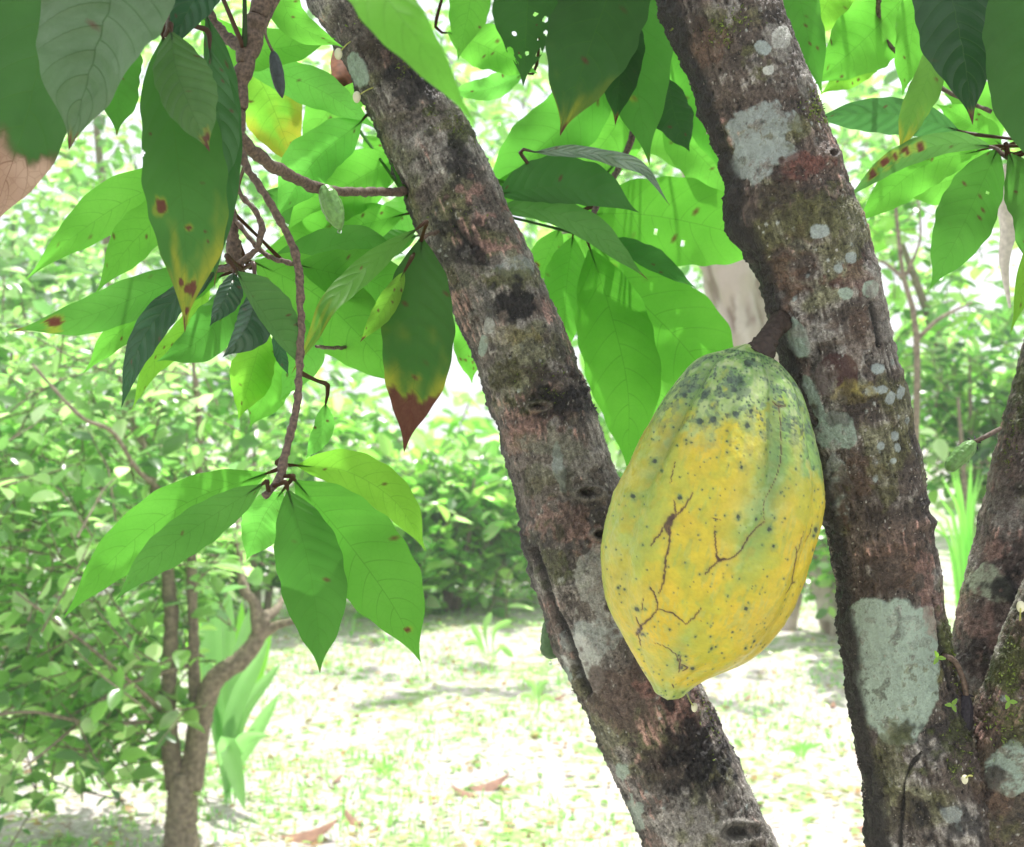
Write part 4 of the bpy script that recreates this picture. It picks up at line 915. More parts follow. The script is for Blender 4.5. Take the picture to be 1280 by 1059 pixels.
# whorl behind the hanging leaf
leaf(B6, [(288, 205, .92), (180, 240, .92), (100, 290, .92), (32, 350, .92)], 30, 27, BR, .62, (.1, .2))
leaf(B6, [(255, 215, .9), (205, 265, .9), (160, 310, .895), (119, 368, .89)], 27, 28, BR, .6, (.1, .2))
leaf(B6, [(282, 338, .80), (205, 358, .79), (110, 395, .79), (14, 414, .79)], 26, 26, (.085, .17, .035), .55, (.2, .2), .1, .03, .96, spots=[(-.1, .8, 7)])
leaf(B6, [(276, 345, .81), (215, 372, .805), (155, 410, .80), (103, 468, .80)], 20, 24, BR, .58, (.1, .3))
leaf(B6, [(270, 340, .79), (218, 375, .785), (175, 430, .78), (151, 512, .78)], 18, 22, GL, .22, (.4, .1), .15, .08, quilt=.06)
leaf(B6, [(295, 345, .83), (285, 380, .83), (250, 425, .83), (196, 452, .83)], 26, 30, (.08, .17, .035), .55)
leaf(B6, [(262, 355, .86), (225, 420, .86), (190, 455, .86), (165, 512, .86)], 13, 18, YG, .62)
leaf(B6, [(292, 342, .78), (285, 365, .77), (262, 408, .765)], 14, 18, GL, .15, (.5, .5), .05, .05, quilt=.05)
leaf(B6, [(318, 352, .765), (318, 380, .76), (305, 415, .75), (278, 447, .75)], 20, 30, GL, .12, (.9, .4), .02, .04, quilt=.06)
leaf(B6, [(296, 340, .74), (325, 385, .735), (352, 425, .73), (377, 460, .73)], 8, 36, (.085, .16, .05), .42, (.2, .35), .15, .02, .975)
leaf(B7, [(520, 287, .82), (470, 325, .79), (415, 375, .755), (392, 420, .75), (364, 468, .745)], 14, 16, (.08, .15, .03), .5, (.2, .4), .25, .10, .98, yel=.85)
leaf(B5, [(318, 328, .88), (390, 365, .91), (450, 420, .93), (512, 490, .94)], 48, 46, BR, .6, (.1, .1))
leaf(B5, [(372, 331, .88), (430, 345, .91), (480, 360, .93), (540, 420, .93)], 30, 36, (.09, .19, .03), .58)
leaf(B5, [(332, 330, .9), (400, 312, .92), (450, 300, .93), (505, 318, .95)], 22, 22, MI, .55)
leaf(B6, [(330, 410, .92), (318, 455, .92), (298, 525, .92)], 26, 28, YG, .66)
leaf(B6, [(350, 425, .93), (340, 470, .93), (312, 535, .93)], 28, 30, BR, .66)
leaf(B6, [(340, 390, .9), (380, 440, .9), (350, 500, .9)], 26, 26, LT, .62)
leaf(B3, [(344, 412, .75), (350, 440, .75), (361, 470, .75)], 8, 8, GL, .3)
leaf(B3, [(407, 505, .82), (402, 540, .82), (382, 574, .82)], 12, 14, LT, .6)
# hanging leaf with the dark brown tip
leaf(B7, [(527, 298, .882), (524, 380, .878), (520, 460, .875), (505, 566, .875)], 45, 45, (.042, .09, .022), .5, (.1, .1), .04, .03, .735, .66, quilt=.03, spots=[(.05, .66, 3)])
leaf(B7, [(505, 340, .87), (480, 385, .87), (450, 428, .87)], 12, 14, YG, .5, tip=.93)
leaf(B7, [(588, 380, 1.15), (585, 430, 1.15), (590, 480, 1.15)], 18, 20, BR, .62)
# low whorl
leaf(B3, [(333, 592, .735), (235, 628, .74), (150, 690, .74), (78, 774, .74)], 32, 34, (.105, .215, .035), .6, (.1, .25), .08, .03)
leaf(B3, [(327, 606, .705), (255, 652, .70), (190, 700, .695), (143, 752, .69)], 24, 27, (.09, .18, .04), .52, (.2, .5), .16, .03)
leaf(B3, [(352, 615, .79), (330, 645, .79), (308, 700, .79)], 24, 32, LT, .62)
leaf(B3, [(360, 614, .705), (382, 690, .70), (396, 770, .70), (400, 842, .70)], 40, 42, (.065, .14, .028), .55, (.1, .45), .07, .02, .985)
leaf(B3, [(370, 602, .715), (430, 672, .715), (490, 755, .715), (526, 828, .715)], 46, 58, (.095, .20, .032), .58, (.1, .15), .05, .02, spots=[(.1, .84, 3)])
leaf(B3, [(372, 582, .76), (435, 590, .765), (495, 628, .77), (533, 690, .77)], 24, 30, YG, .62, (.1, .2))
# branch across the top, behind both trunks
B8 = branch(treeA, [(330, -200, .97, 12), (480, -150, 1.0, 10), (620, -130, 1.02, 9), (760, -110, 1.02, 8), (880, -100, 1.04, 6)])
B9 = branch(treeA, [(790, -108, 1.03, 6), (806, 40, 1.09, 5), (790, 170, 1.10, 4.2), (748, 255, 1.07, 3.8), (738, 275, 1.06, 3.6), (733, 295, 1.05, 4.2)], 'branch', 10)
leaf(B8, [(420, -90, .50), (478, -10, .46), (540, 75, .45), (594, 156, .45)], 42, 30, BR, .6, (.1, .4), .12, .03, petmax=.0)
leaf(B8, [(592, -70, 1.0), (588, 0, 1.0), (572, 76, 1.0)], 26, 26, BR, .6)
leaf(B8, [(560, 40, 1.1), (610, 60, 1.1), (672, 92, 1.1)], 28, 28, BR, .62)
leaf(B8, [(655, 92, 1.12), (610, 112, 1.12), (560, 115, 1.12)], 16, 14, LT, .62)
leaf(B8, [(662, -90, 1.0), (660, -10, 1.0), (654, 108, 1.0)], 44, 40, (.035, .075, .02), .48, (.1, .1), NL=180, NW=61, holes=[(.30, .56, 3), (.62, .60, 4), (.85, .60, 2.4), (.72, .68, 2.6), (.9, .69, 3.4), (-.4, .69, 3), (-.75, .80, 3.5), (.55, .72, 2), (.8, .8, 4), (-.3, .82, 2), (.1, .8, 2.2), (-.95, .84, 5)])
leaf(B8, [(792, -95, .97), (762, -10, .965), (730, 80, .96), (700, 170, .96)], 60, 56, (.038, .08, .024), .46, (.2, .1), .05, .03, .965, yel=.93, seed=41)
leaf(B9, [(782, 0, 1.01), (776, 70, 1.0), (769, 157, 1.0)], 26, 28, DK, .5, tip=.94)
leaf(B8, [(805, -90, 1.03), (790, 20, 1.02), (797, 115, 1.01), (812, 207, 1.01)], 44, 50, (.065, .14, .028), .55, (.15, .15), .05, .03, .985, spots=[(-.2, .73, 3)])
leaf(B8, [(700, -90, 1.06), (745, 0, 1.06), (770, 90, 1.06)], 40, 40, MI, .55)
leaf(B9, [(768, 98, 1.14), (725, 140, 1.14), (670, 190, 1.14), (600, 262, 1.14)], 42, 42, (.085, .18, .03), .58, (.1, .1))
leaf(B9, [(800, 95, 1.17), (780, 140, 1.17), (745, 190, 1.17), (690, 235, 1.17)], 34, 42, BR, .6)
leaf(B9, [(620, 228, 1.13), (670, 245, 1.13), (740, 262, 1.13)], 30, 34, BR, .6)
leaf(B9, [(622, 243, .99), (680, 234, .98), (740, 240, .975), (799, 266, .97)], 20, 40, (.045, .10, .028), .46, (.3, .2), .08, .02)
leaf(B9, [(668, 190, .97), (715, 190, .96), (760, 196, .955), (805, 214, .95), (838, 258, .95)], 9, 9, (.22, .27, .22), .1, (-.8, -.8), -.3, .25, .97, quilt=.05)
leaf(B9, [(618, 262, 1.0), (680, 263, .99), (735, 286, .985), (770, 315, .98), (810, 350, .98)], 15, 21, (.085, .155, .045), .42, (.3, .3), .12, .03, .97)
leaf(B9, [(733, 268, 1.10), (800, 268, 1.11), (880, 282, 1.12), (985, 312, 1.13)], 56, 52, (.10, .21, .028), .6, (.05, .05), .04, .03, holes=[(-.5, .50, 4), (-.3, .36, 4)])
leaf(B8, [(835, 20, 1.13), (862, 90, 1.13), (900, 215, 1.13)], 34, 34, (.09, .19, .03), .6)
leaf(B9, [(830, 150, 1.16), (875, 195, 1.16), (938, 262, 1.16)], 34, 36, BR, .62)
leaf(B9, [(836, 100, 1.06), (842, 140, 1.06), (862, 190, 1.06)], 28, 22, DK, .42)
leaf(B9, [(862, 40, 1.18), (820, 90, 1.18), (780, 150, 1.18)], 30, 34, BR, .62)
leaf(B9, [(700, 286, 1.12), (680, 330, 1.12), (655, 410, 1.12)], 22, 22, BR, .62, spots=[(-.4, .4, 3)])
leaf(B9, [(716, 296, 1.10), (708, 360, 1.10), (704, 450, 1.10)], 30, 26, (.095, .20, .03), .6)
leaf(B9, [(738, 312, 1.08), (766, 400, 1.08), (785, 490, 1.08), (785, 592, 1.08)], 50, 46, (.10, .21, .028), .6, (.05, .05), .04, .02)
leaf(B9, [(744, 302, 1.10), (795, 370, 1.10), (865, 445, 1.10), (930, 545, 1.10)], 52, 62, (.10, .21, .028), .6, (.05, .05), .04, .02, spots=[(.0, .12, 3)])
leaf(B9, [(760, 300, 1.06), (800, 320, 1.055), (870, 360, 1.05)], 10, 18, (.05, .12, .03), .5)
leaf(B9, [(740, 300, 1.16), (795, 430, 1.16), (850, 590, 1.16)], 60, 40, BR, .62)

leaf(B2, [(470, 70, 1.1), (430, 115, 1.1), (372, 190, 1.1)], 30, 30, BR, .6)
leaf(B2, [(392, 250, 1.08), (400, 330, 1.08), (430, 420, 1.08)], 36, 34, BR, .6)
leaf(B5, [(330, 240, 1.0), (380, 262, 1.0), (450, 300, 1.0)], 26, 24, MI, .55)
leaf(B9, [(735, 292, 1.2), (690, 330, 1.2), (640, 352, 1.2)], 24, 26, BR, .6)
leaf(B9, [(800, 60, 1.22), (830, 150, 1.22), (880, 230, 1.22)], 40, 40, BR, .6)
leaf(B9, [(748, 250, 1.2), (800, 262, 1.2), (860, 240, 1.2)], 30, 30, MI, .55)
# right-hand leaves
B10 = branch(treeB, [(1375, -20, .96, 8), (1300, -90, .93, 8), (1180, -110, .92, 7), (1080, -95, .95, 6), (1000, -80, .98, 5)])
B11 = branch(treeB, [(1105, -95, .95, 4), (1098, 20, 1.02, 3.2), (1112, 55, 1.02, 3), (1150, 90, 1.02, 2.8), (1185, 115, 1.01, 2.8), (1240, 140, 1.0, 3)], 'twig', 8)
B12 = branch(treeB, [(1385, 140, .96, 5), (1320, 190, .93, 4), (1275, 204, .9, 3), (1245, 186, .9, 2.8), (1236, 183, .9, 2.4)], 'twig', 8)
leaf(B10, [(985, -85, 1.0), (1000, 0, 1.0), (1028, 120, 1.0)], 26, 24, (.07, .15, .028), .55)
leaf(B10, [(1140, -15, 1.02), (1085, 45, 1.02), (1018, 106, 1.02)], 42, 44, BR, .62, (.1, .2))
leaf(B11, [(1110, 62, 1.08), (1070, 85, 1.08), (1025, 118, 1.08)], 14, 20, YG, .62)
leaf(B10, [(1060, -60, 1.05), (1035, 0, 1.05), (1010, 50, 1.05)], 34, 34, YG, .66)
leaf(B10, [(1150, -30, .98), (1140, 40, .98), (1128, 120, .98)], 22, 24, BR, .62)
leaf(B10, [(1178, -85, .80), (1190, 0, .78), (1206, 80, .77), (1216, 156, .77)], 50, 50, (.022, .055, .022), .3, (.2, .3), .06, .03, .955, quilt=.04)
leaf(B10, [(1168, 45, .9), (1160, 95, .9), (1140, 140, .9), (1123, 195, .9)], 17, 22, (.09, .14, .03), .5, (.3, .3), .15, .04, yel=.75)
leaf(B10, [(1300, -80, .76), (1288, 20, .74), (1284, 120, .735), (1296, 225, .73)], 56, 56, (.045, .10, .026), .48, (.15, .2), .05, .03, quilt=.04)
leaf(B12, [(1198, 163, 1.0), (1140, 146, .98), (1080, 142, .97), (1010, 150, .96)], 20, 24, (.07, .14, .05), .42, (.2, .6), .15, .02, quilt=.06)
leaf(B12, [(1240, 183, .9), (1185, 180, .9), (1120, 202, .9), (1056, 250, .9)], 17, 13, (.10, .17, .05), .45, (.2, .4), .2, .03, spots=[(-.3, .45, 3.5), (-.35, .53, 4), (-.4, .6, 3.5), (-.45, .68, 5), (-.4, .77, 4)])
leaf(B12, [(1225, 188, 1.0), (1150, 210, 1.0), (1066, 282, 1.0)], 24, 28, BR, .62)
leaf(B12, [(1247, 186, .9), (1218, 250, .895), (1195, 300, .89), (1162, 362, .89)], 38, 36, (.075, .155, .03), .56, (.15, .2), .06, .02, holes=[(.3, .28, 2)])
leaf(B12, [(1262, 192, .88), (1283, 250, .88), (1290, 340, .88)], 26, 30, (.07, .14, .03), .55)
leaf(B12, [(1252, 182, 1.03), (1215, 155, 1.03), (1170, 130, 1.03)], 18, 18, BR, .62)
leaf(B12, [(1330, 190, .8), (1290, 320, .78), (1262, 420, .78)], 14, 20, YG, .6)

leaf(B12, [(1248, 190, 1.1), (1190, 225, 1.1), (1110, 240, 1.1)], 26, 28, BR, .6)
leaf(B12, [(1250, 180, 1.15), (1210, 120, 1.15), (1180, 60, 1.15)], 26, 26, BR, .6)
leaf(B10, [(1230, -60, 1.05), (1255, 30, 1.05), (1245, 130, 1.05)], 30, 30, BR, .6)
leaf(B10, [(1090, -60, 1.15), (1110, 0, 1.15), (1100, 70, 1.15)], 30, 30, MI, .58)
# leaves above the picture that shade the dark ones
def shade_leaf(br, x, y, d, ln, w, k):
    c = P(x, y, d); dv = np.array([math.cos(k * 2.4), math.sin(k * 2.4) * .8, -.25]); a, b = c - dv * ln / 2, c + dv * ln / 2
    tv, tf = leaf_template(1, w / ln, 12, 7, .1, .12); R = rotmats(dv[None], np.array([[0, 0, 1.]]))[0]
    me = mesh('leaf_blade', (tv * ln) @ R.T + a, tf, np.column_stack([np.full(len(tv), .3), np.linspace(0, 1, len(tv))]), np.zeros((len(tv), 3)))
    me.materials.append(M_LEAF); o = bpy.data.objects.new('leaf', me); COL.objects.link(o); o.parent = br[0]; o.color = (*MI, .5)
k = 0
for (tx, ty, td, br, cnt) in [(70, 60, .66, B1b, 4), (220, 80, .65, B1b, 3), (20, 200, .66, B1b, 2), (730, 40, .98, B8, 4), (660, 20, 1.0, B8, 2), (1200, 30, .78, B10, 3), (1285, 80, .74, B10, 3), (800, 40, 1.02, B8, 2), (700, 240, .98, B8, 1)]:
    for j in range(cnt):
        base = P(tx, ty, td) + np.array(SUN) * (.30 + .05 * j) + np.array([random.uniform(-.06, .06), random.uniform(-.06, .06), 0])
        X_, Y_ = proj(base)
        if Y_ > -40: base += np.array([0, 0, (Y_ + 110) / FPX * base[1]])
        X_, Y_ = proj(base); shade_leaf(br, float(X_), float(Y_), float(base[1]), .26, .10, k); k += 1

# white dead leaf stalks hanging on the right
dd_ = thing('dead_leaf', 'bleached dead leaf strip hanging from a twig on the right', 'dead leaf', P(1252, 210, 1.3))
rows = spline([P(1256, 205, 1.3), P(1252, 250, 1.3), P(1258, 290, 1.3), P(1254, 330, 1.3), P(1262, 385, 1.3)], 24); w = .009 * np.interp(np.linspace(0, 1, 24), [0, .25, .5, .7, 1], [.2, .8, 1, .6, .15])
V = np.stack([rows + np.outer(w * k, [1, .5 * (-1) ** j, 0]) for j, k in enumerate((-1, -.3, .4, 1))], 1).reshape(-1, 3)
obj('blade', mesh('dead_blade', V, clean(grid_faces(24, 4))), plain('bleached_leaf', (.62, .57, .5), .7, .2, 200), dd_)

# ------------------------------------------------------------------ volume added to lighten the background, standing in for lens veil
hz_m = bpy.data.materials.new('added_veil'); hz_m.use_nodes = True; hn = hz_m.node_tree.nodes; hn.clear()
ho = hn.new('ShaderNodeOutputMaterial'); hv = hn.new('ShaderNodeVolumePrincipled'); hv.inputs['Color'].default_value = (.96, .98, 1, 1); hv.inputs['Density'].default_value = .0065; hv.inputs['Anisotropy'].default_value = .25
hz_m.node_tree.links.new(hv.outputs[0], ho.inputs['Volume'])
hb = np.array([[x, y, z] for x in (-17, 17) for y in (-3, 23) for z in (-1.1, 9.5)], float)
hf = [(0, 1, 3, 2), (4, 6, 7, 5), (0, 4, 5, 1), (2, 3, 7, 6), (0, 2, 6, 4), (1, 5, 7, 3)]
obj('added_haze', mesh('added_haze', hb, hf, smooth=False), hz_m, kind='stuff')

# ------------------------------------------------------------------ the big pod
DP = .80
outl = [(-30, 4), (-61, 24), (-86, 71), (-104, 127), (-117, 181), (-126, 224), (-124, 285), (-104, 342), (-77, 377), (-45, 412), (-25, 432), (-17, 441)]
outr = [(22, 0), (41, 6), (74, 34), (100, 79), (126, 135), (135, 184), (131, 257), (119, 316), (90, 369), (42, 408), (24, 428), (16, 439)]
NL_, NA_ = 470, 520
ts = np.concatenate([np.linspace(-9, 20, 50), np.linspace(20.8, 430, NL_ - 90), np.linspace(430.6, 447.0, 40)])
def smooth_interp(t, pts, a0, a1):
    q = spline([(a0, -9)] + [p for p in pts] + [(a1, 447.0)], 900); o = np.argsort(q[:, 1]); return np.interp(t, q[o, 1], q[o, 0])
lft = -smooth_interp(ts, outl, -6, -1.5); rgt = smooth_interp(ts, outr, 6, 1.5)
top_in = np.sqrt(np.clip((ts + 9) / 12, 0, 1)); 
cen = (rgt - lft) / 2; rad_ = (rgt + lft) / 2
rad_ *= np.where(ts > 441, np.sqrt(np.clip(1 - ((ts - 441) / 6.1) ** 2, .0005, 1)), 1)
th = np.linspace(-np.pi, np.pi, NA_, endpoint=False)
TH, TT = np.tile(th, len(ts)), np.repeat(ts, NA_); RAD = np.repeat(rad_, NA_); CEN = np.repeat(cen, NA_)
tn = TT / 447
amp = np.interp(tn, [0, .08, .3, .6, .85, 1], [.14, .13, .10, .06, .06, .06])
g1 = np.cos(5 * (TH - math.radians(20) + np.sin(tn * 3) * .08)); g2 = np.cos(10 * (TH - math.radians(20) + np.sin(tn * 3) * .08))
sph = np.column_stack([RAD * np.sin(TH), RAD * np.cos(TH), TT]) / 100
bump = fbm(sph * 3, 3, 61) * .008 + fbm(sph * 12, 3, 62) * .005 + fbm(sph * 30, 3, 63) * .0026
RR = RAD * (1 - amp * (.55 * (g1 * .5 + .5) ** 3 + .45 * (g2 * .5 + .5) ** 4) + bump)
s = CEN + RR * np.sin(TH); dep = RR * np.cos(TH)
ax0 = np.array([935., 440.]); axd = np.array([-.225, .974]); pr = np.array([.974, .225])
sc_ = DP / FPX
Xp = ax0[0] + axd[0] * TT + pr[0] * s; Yp = ax0[1] + axd[1] * TT + pr[1] * s
V = np.column_stack([(Xp - 640) * sc_, DP - dep * sc_, CAMZ - (Yp - 529.5) * sc_])
# colours
front = np.cos(TH) > -.1
w1 = fbm(sph * 2.2, 4, 70); w2 = fbm(sph * 9, 4, 71); w3 = fbm(sph * 30, 3, 72); wst = fbm(sph * [26, 26, 4], 4, 73); hair = fbm(sph * [30, 60, 60], 3, 74)
yellow = np.array([.50, .405, .022]); N = len(V)
c = np.tile(yellow, (N, 1))
c = mixc(c, (.56, .40, .024), .7 * sstep(.0, .6, w1 + w2 * .3))
c = mixc(c, (.39, .40, .035), .7 * sstep(-.1, .5, -w1 + w2 * .4))
sn = s / 130
green = sstep(.0, .16, .30 - tn + .10 * w1 + .08 * w2 - .05 * np.cos(TH * 2))
band = np.exp(-((sn - (.52 - .62 * tn)) / .20) ** 2) * (1 - sstep(.48, .66, tn + w1 * .1)) * (np.cos(TH) > 0)
green = np.maximum(green, np.clip(band * .95 + w2 * .35 * band, 0, 1))
rightg = sstep(.50, .62, sn) * (1 - sstep(.26, .36, tn + .05 * w2)); green = np.maximum(green, rightg)
leftg = .55 * sstep(.35, .75, -sn) * (1 - .5 * sstep(.5, .9, tn)) * (np.cos(TH) > -.3); green = np.maximum(green, leftg * (.8 + .5 * w2))
lowg = .6 * np.exp(-((sn + .1) / .08) ** 2) * sstep(.72, .8, tn) * (1 - sstep(.9, .95, tn)); green = np.maximum(green, np.clip(lowg + .3 * w2 * lowg, 0, 1))
green = np.maximum(green, .75 * sstep(.93, .965, tn + .01 * w2))
green = np.maximum(green, .35 * sstep(.25, .6, wst + w1 * .4)); green = np.clip(green, 0, 1)
gcol = np.tile(np.array([.19, .33, .075]), (N, 1)); gcol = mixc(gcol, (.29, .40, .13), sstep(.0, .6, w2 + w1)); gcol = mixc(gcol, (.12, .22, .07), .7 * sstep(.1, .6, -w2 + .3 * w3))
bloom = sstep(.1, .5, wst + .4 * w2) * (1 - sstep(.08, .26, tn)); gcol = mixc(gcol, (.36, .40, .27), .45 * bloom)
c = c * (1 - green[:, None]) + gcol * green[:, None]
c = mixc(c, (.44, .30, .06), .55 * sstep(.25, .75, sn) * sstep(.55, .8, tn))
groove = (g1 * .5 + .5) ** 8; c = mixc(c, (.09, .16, .05), .6 * groove * (1 - sstep(.25, .6, tn)))
ridge_line = np.exp(-((g2 + .93) / .10) ** 2) * (1 - sstep(.2, .4, tn)); c = mixc(c, (.45, .46, .25), .25 * ridge_line)
c = c * (1 + .07 * w3 + .05 * hair)[:, None]
dispx = np.zeros(N)
# black spots
r = np.random.default_rng(31); sp = []
for _ in range(560):
    t = 440 * r.random() ** 2.8 + 4; sx = r.uniform(-.97, .97); R0 = np.interp(t, ts, rad_); C0 = np.interp(t, ts, cen)
    sp.append((t, C0 + sx * R0, r.uniform(.45, 1.2) * (1.15 if t < 150 else .85), r.random()))
for _ in range(70):
    t = r.uniform(120, 440); sx = r.uniform(-.97, .97); sp.append((t, np.interp(t, ts, cen) + sx * np.interp(t, ts, rad_), r.uniform(.4, .9), r.random()))
for (x, y, q) in [(835, 616, 2.2), (899, 636, 2.4), (905, 580, 2.2), (785, 617, 2.6), (812, 575, 3), (944, 639, 1.8), (938, 652, 2.6), (922, 640, 2), (912, 745, 2.6), (788, 750, 2.8), (857, 824, 2.4), (796, 782, 2), (1004, 657, 2.6), (1000, 664, 1.6), (943, 672, 2), (889, 729, 1.3), (1002, 682, 1.4), (825, 772, 1.1), (768, 728, 1.6), (775, 729, 1.3), (872, 779, 1.5), (927, 788, 1.6), (917, 796, 1.6), (854, 779, 1.3), (838, 805, 1.6), (843, 822, 3.2), (838, 812, 2.0), (846, 806, 1.4), (875, 795, 1.6), (880, 793, 1.1), (919, 508, 2), (921, 515, 2.4), (925, 456, 5), (932, 452, 3), (910, 480, 4.5), (900, 478, 4), (870, 495, 4), (862, 527, 4), (877, 525, 4), (903, 518, 4), (915, 532, 4), (850, 495, 3.4), (905, 490, 3)]:
    d = np.array([x, y]) - ax0; sp.append((d @ axd, d @ pr, q, .95))
fi = np.where(front)[0]; st_, ss_ = TT[fi], s[fi]
order = np.argsort(st_, kind='stable'); st_s = st_[order]
for (t, sx, q, v_) in sp:
    a, b = np.searchsorted(st_s, [t - q * 4, t + q * 4]); ids = fi[order[a:b]]
    dd = np.hypot((TT[ids] - t) * .9, s[ids] - sx) / q * (1 + .35 * w3[ids] + .3 * w2[ids])
    halo = (1 - sstep(1.1, 3.0, dd)) * (.45 if v_ > .5 else .2); m = (1 - sstep(.7, 1.15, dd)) * (.93 if v_ > .3 else .6)
    c[ids] = mixc(c[ids], (.10, .20, .075), halo); c[ids] = mixc(c[ids], (.016, .03, .022), m); dispx[ids] -= m * .35
mot = sstep(.22, .42, fbm(sph * 17, 3, 90) * .7 + fbm(sph * 5, 2, 91) * .5 + .25 * sstep(.0, .8, -sn)) * (1 - sstep(.14, .34, tn)) * sstep(.01, .04, tn); c = mixc(c, (.075, .12, .085), .62 * mot); c = mixc(c, (.02, .035, .03), .7 * mot * sstep(.1, .4, w3))
# cracks
cr = [([(828, 619), (829, 632), (824, 642)], 1.0), ([(849, 609), (841, 624), (834, 632), (824, 642)], 1.1), ([(826, 636), (821, 647), (822, 657)], 4.2), ([(822, 650), (822, 670), (818, 687), (816, 710), (811, 727)], 1.25), ([(818, 648), (813, 656), (802, 672)], 1.0),
      ([(873, 647), (872, 656), (874, 670), (875, 682)], .9), ([(875, 683), (881, 686), (895, 683), (904, 675), (911, 663), (919, 654), (932, 643)], 1.05), ([(932, 645), (932, 624), (944, 600), (954, 575), (957, 545), (958, 509), (957, 505)], .4), ([(881, 686), (876, 688), (869, 694), (862, 703)], 1.0), ([(874, 680), (878, 686), (884, 684)], 2.0),
      ([(983, 656), (979, 670), (974, 684)], .6), ([(972, 674), (974, 684), (972, 701), (972, 720), (963, 731)], 1.1), ([(972, 720), (978, 719)], .8), ([(999, 645), (995, 660), (988, 670)], .45),
      ([(801, 720), (809, 736), (810, 747)], 1.0), ([(810, 747), (827, 751), (836, 757), (842, 763)], .95), ([(842, 764), (850, 755), (859, 743)], .9), ([(810, 747), (803, 759), (795, 768), (793, 776), (790, 786)], 1.2), ([(787, 760), (791, 768), (794, 770)], .8), ([(794, 770), (791, 784)], 2.0), ([(792, 784), (796, 799)], .7), ([(795, 733), (793, 752)], .45),
      ([(810, 791), (822, 795), (834, 804), (842, 820)], .55), ([(843, 818), (850, 822), (846, 827)], 1.2), ([(840, 805), (841, 830)], .8), ([(832, 575), (828, 590), (825, 600)], .5), ([(937, 815), (941, 812)], .7), ([(836, 849), (839, 853)], 1.0), ([(951, 504), (957, 509), (966, 508)], .8), ([(880, 640), (868, 637)], .3)]
for line, wd in cr:
    L = np.array(line, float) - ax0; A = spline(np.column_stack([L @ axd, L @ pr]), 40); jt = np.column_stack([vnoise(np.column_stack([A * .35, A[:, :1] * 0]), 5), vnoise(np.column_stack([A * .35, A[:, :1] * 0]), 8)]); A = A + jt * .9
    m_ = front & (TT > A[:, 0].min() - 8) & (TT < A[:, 0].max() + 8) & (s > A[:, 1].min() - 8) & (s < A[:, 1].max() + 8)
    ids = np.where(m_)[0]; dm = np.full(len(ids), 1e9); tp = np.zeros(len(ids))
    for i in range(39):
        a, b = A[i], A[i + 1]; e = b - a; L2 = e @ e + 1e-9; h = np.clip(((TT[ids] - a[0]) * e[0] + (s[ids] - a[1]) * e[1]) / L2, 0, 1)
        dd = np.hypot(TT[ids] - a[0] - h * e[0], s[ids] - a[1] - h * e[1]); k = dd < dm; dm[k] = dd[k]; tp[k] = i / 39
    ww = wd * (.6 + .5 * np.sin(np.pi * tp)) ; m = 1 - sstep(ww * .6, ww * 1.15, dm); ha = (1 - sstep(ww, ww * 3 + 1, dm)) * .35
    c[ids] = mixc(c[ids], (.30, .20, .04), ha * .7); c[ids] = mixc(c[ids], (.05, .018, .010), .95 * m); dispx[ids] -= m * .8
Dn = np.column_stack([pr[0] * np.sin(TH), -np.cos(TH), -pr[1] * np.sin(TH)])
V = V + Dn * (dispx * sc_)[:, None]
pod = thing('cacao_pod', 'large ripe yellow pod with green shoulder and brown cracks hanging against the right trunk', 'cacao pod', P(935, 440, DP))
obj('husk', mesh('husk', V, clean(grid_faces(len(ts), NA_, True)), cols=np.clip(c, .008, .8)), M_POD, pod)
Vt, Ft = tube_mesh([P(945, 448, .80), P(952, 438, .802), P(958, 427, .808), P(967, 413, .822), P(978, 401, .842)], [.0100, .0088, .0066, .0060, .0075], 60, 32, .0018, 2)
obj('stalk', mesh('stalk', Vt, clean(Ft)), plain('stalk_skin', (.034, .022, .016), .7, .45, 300), pod)

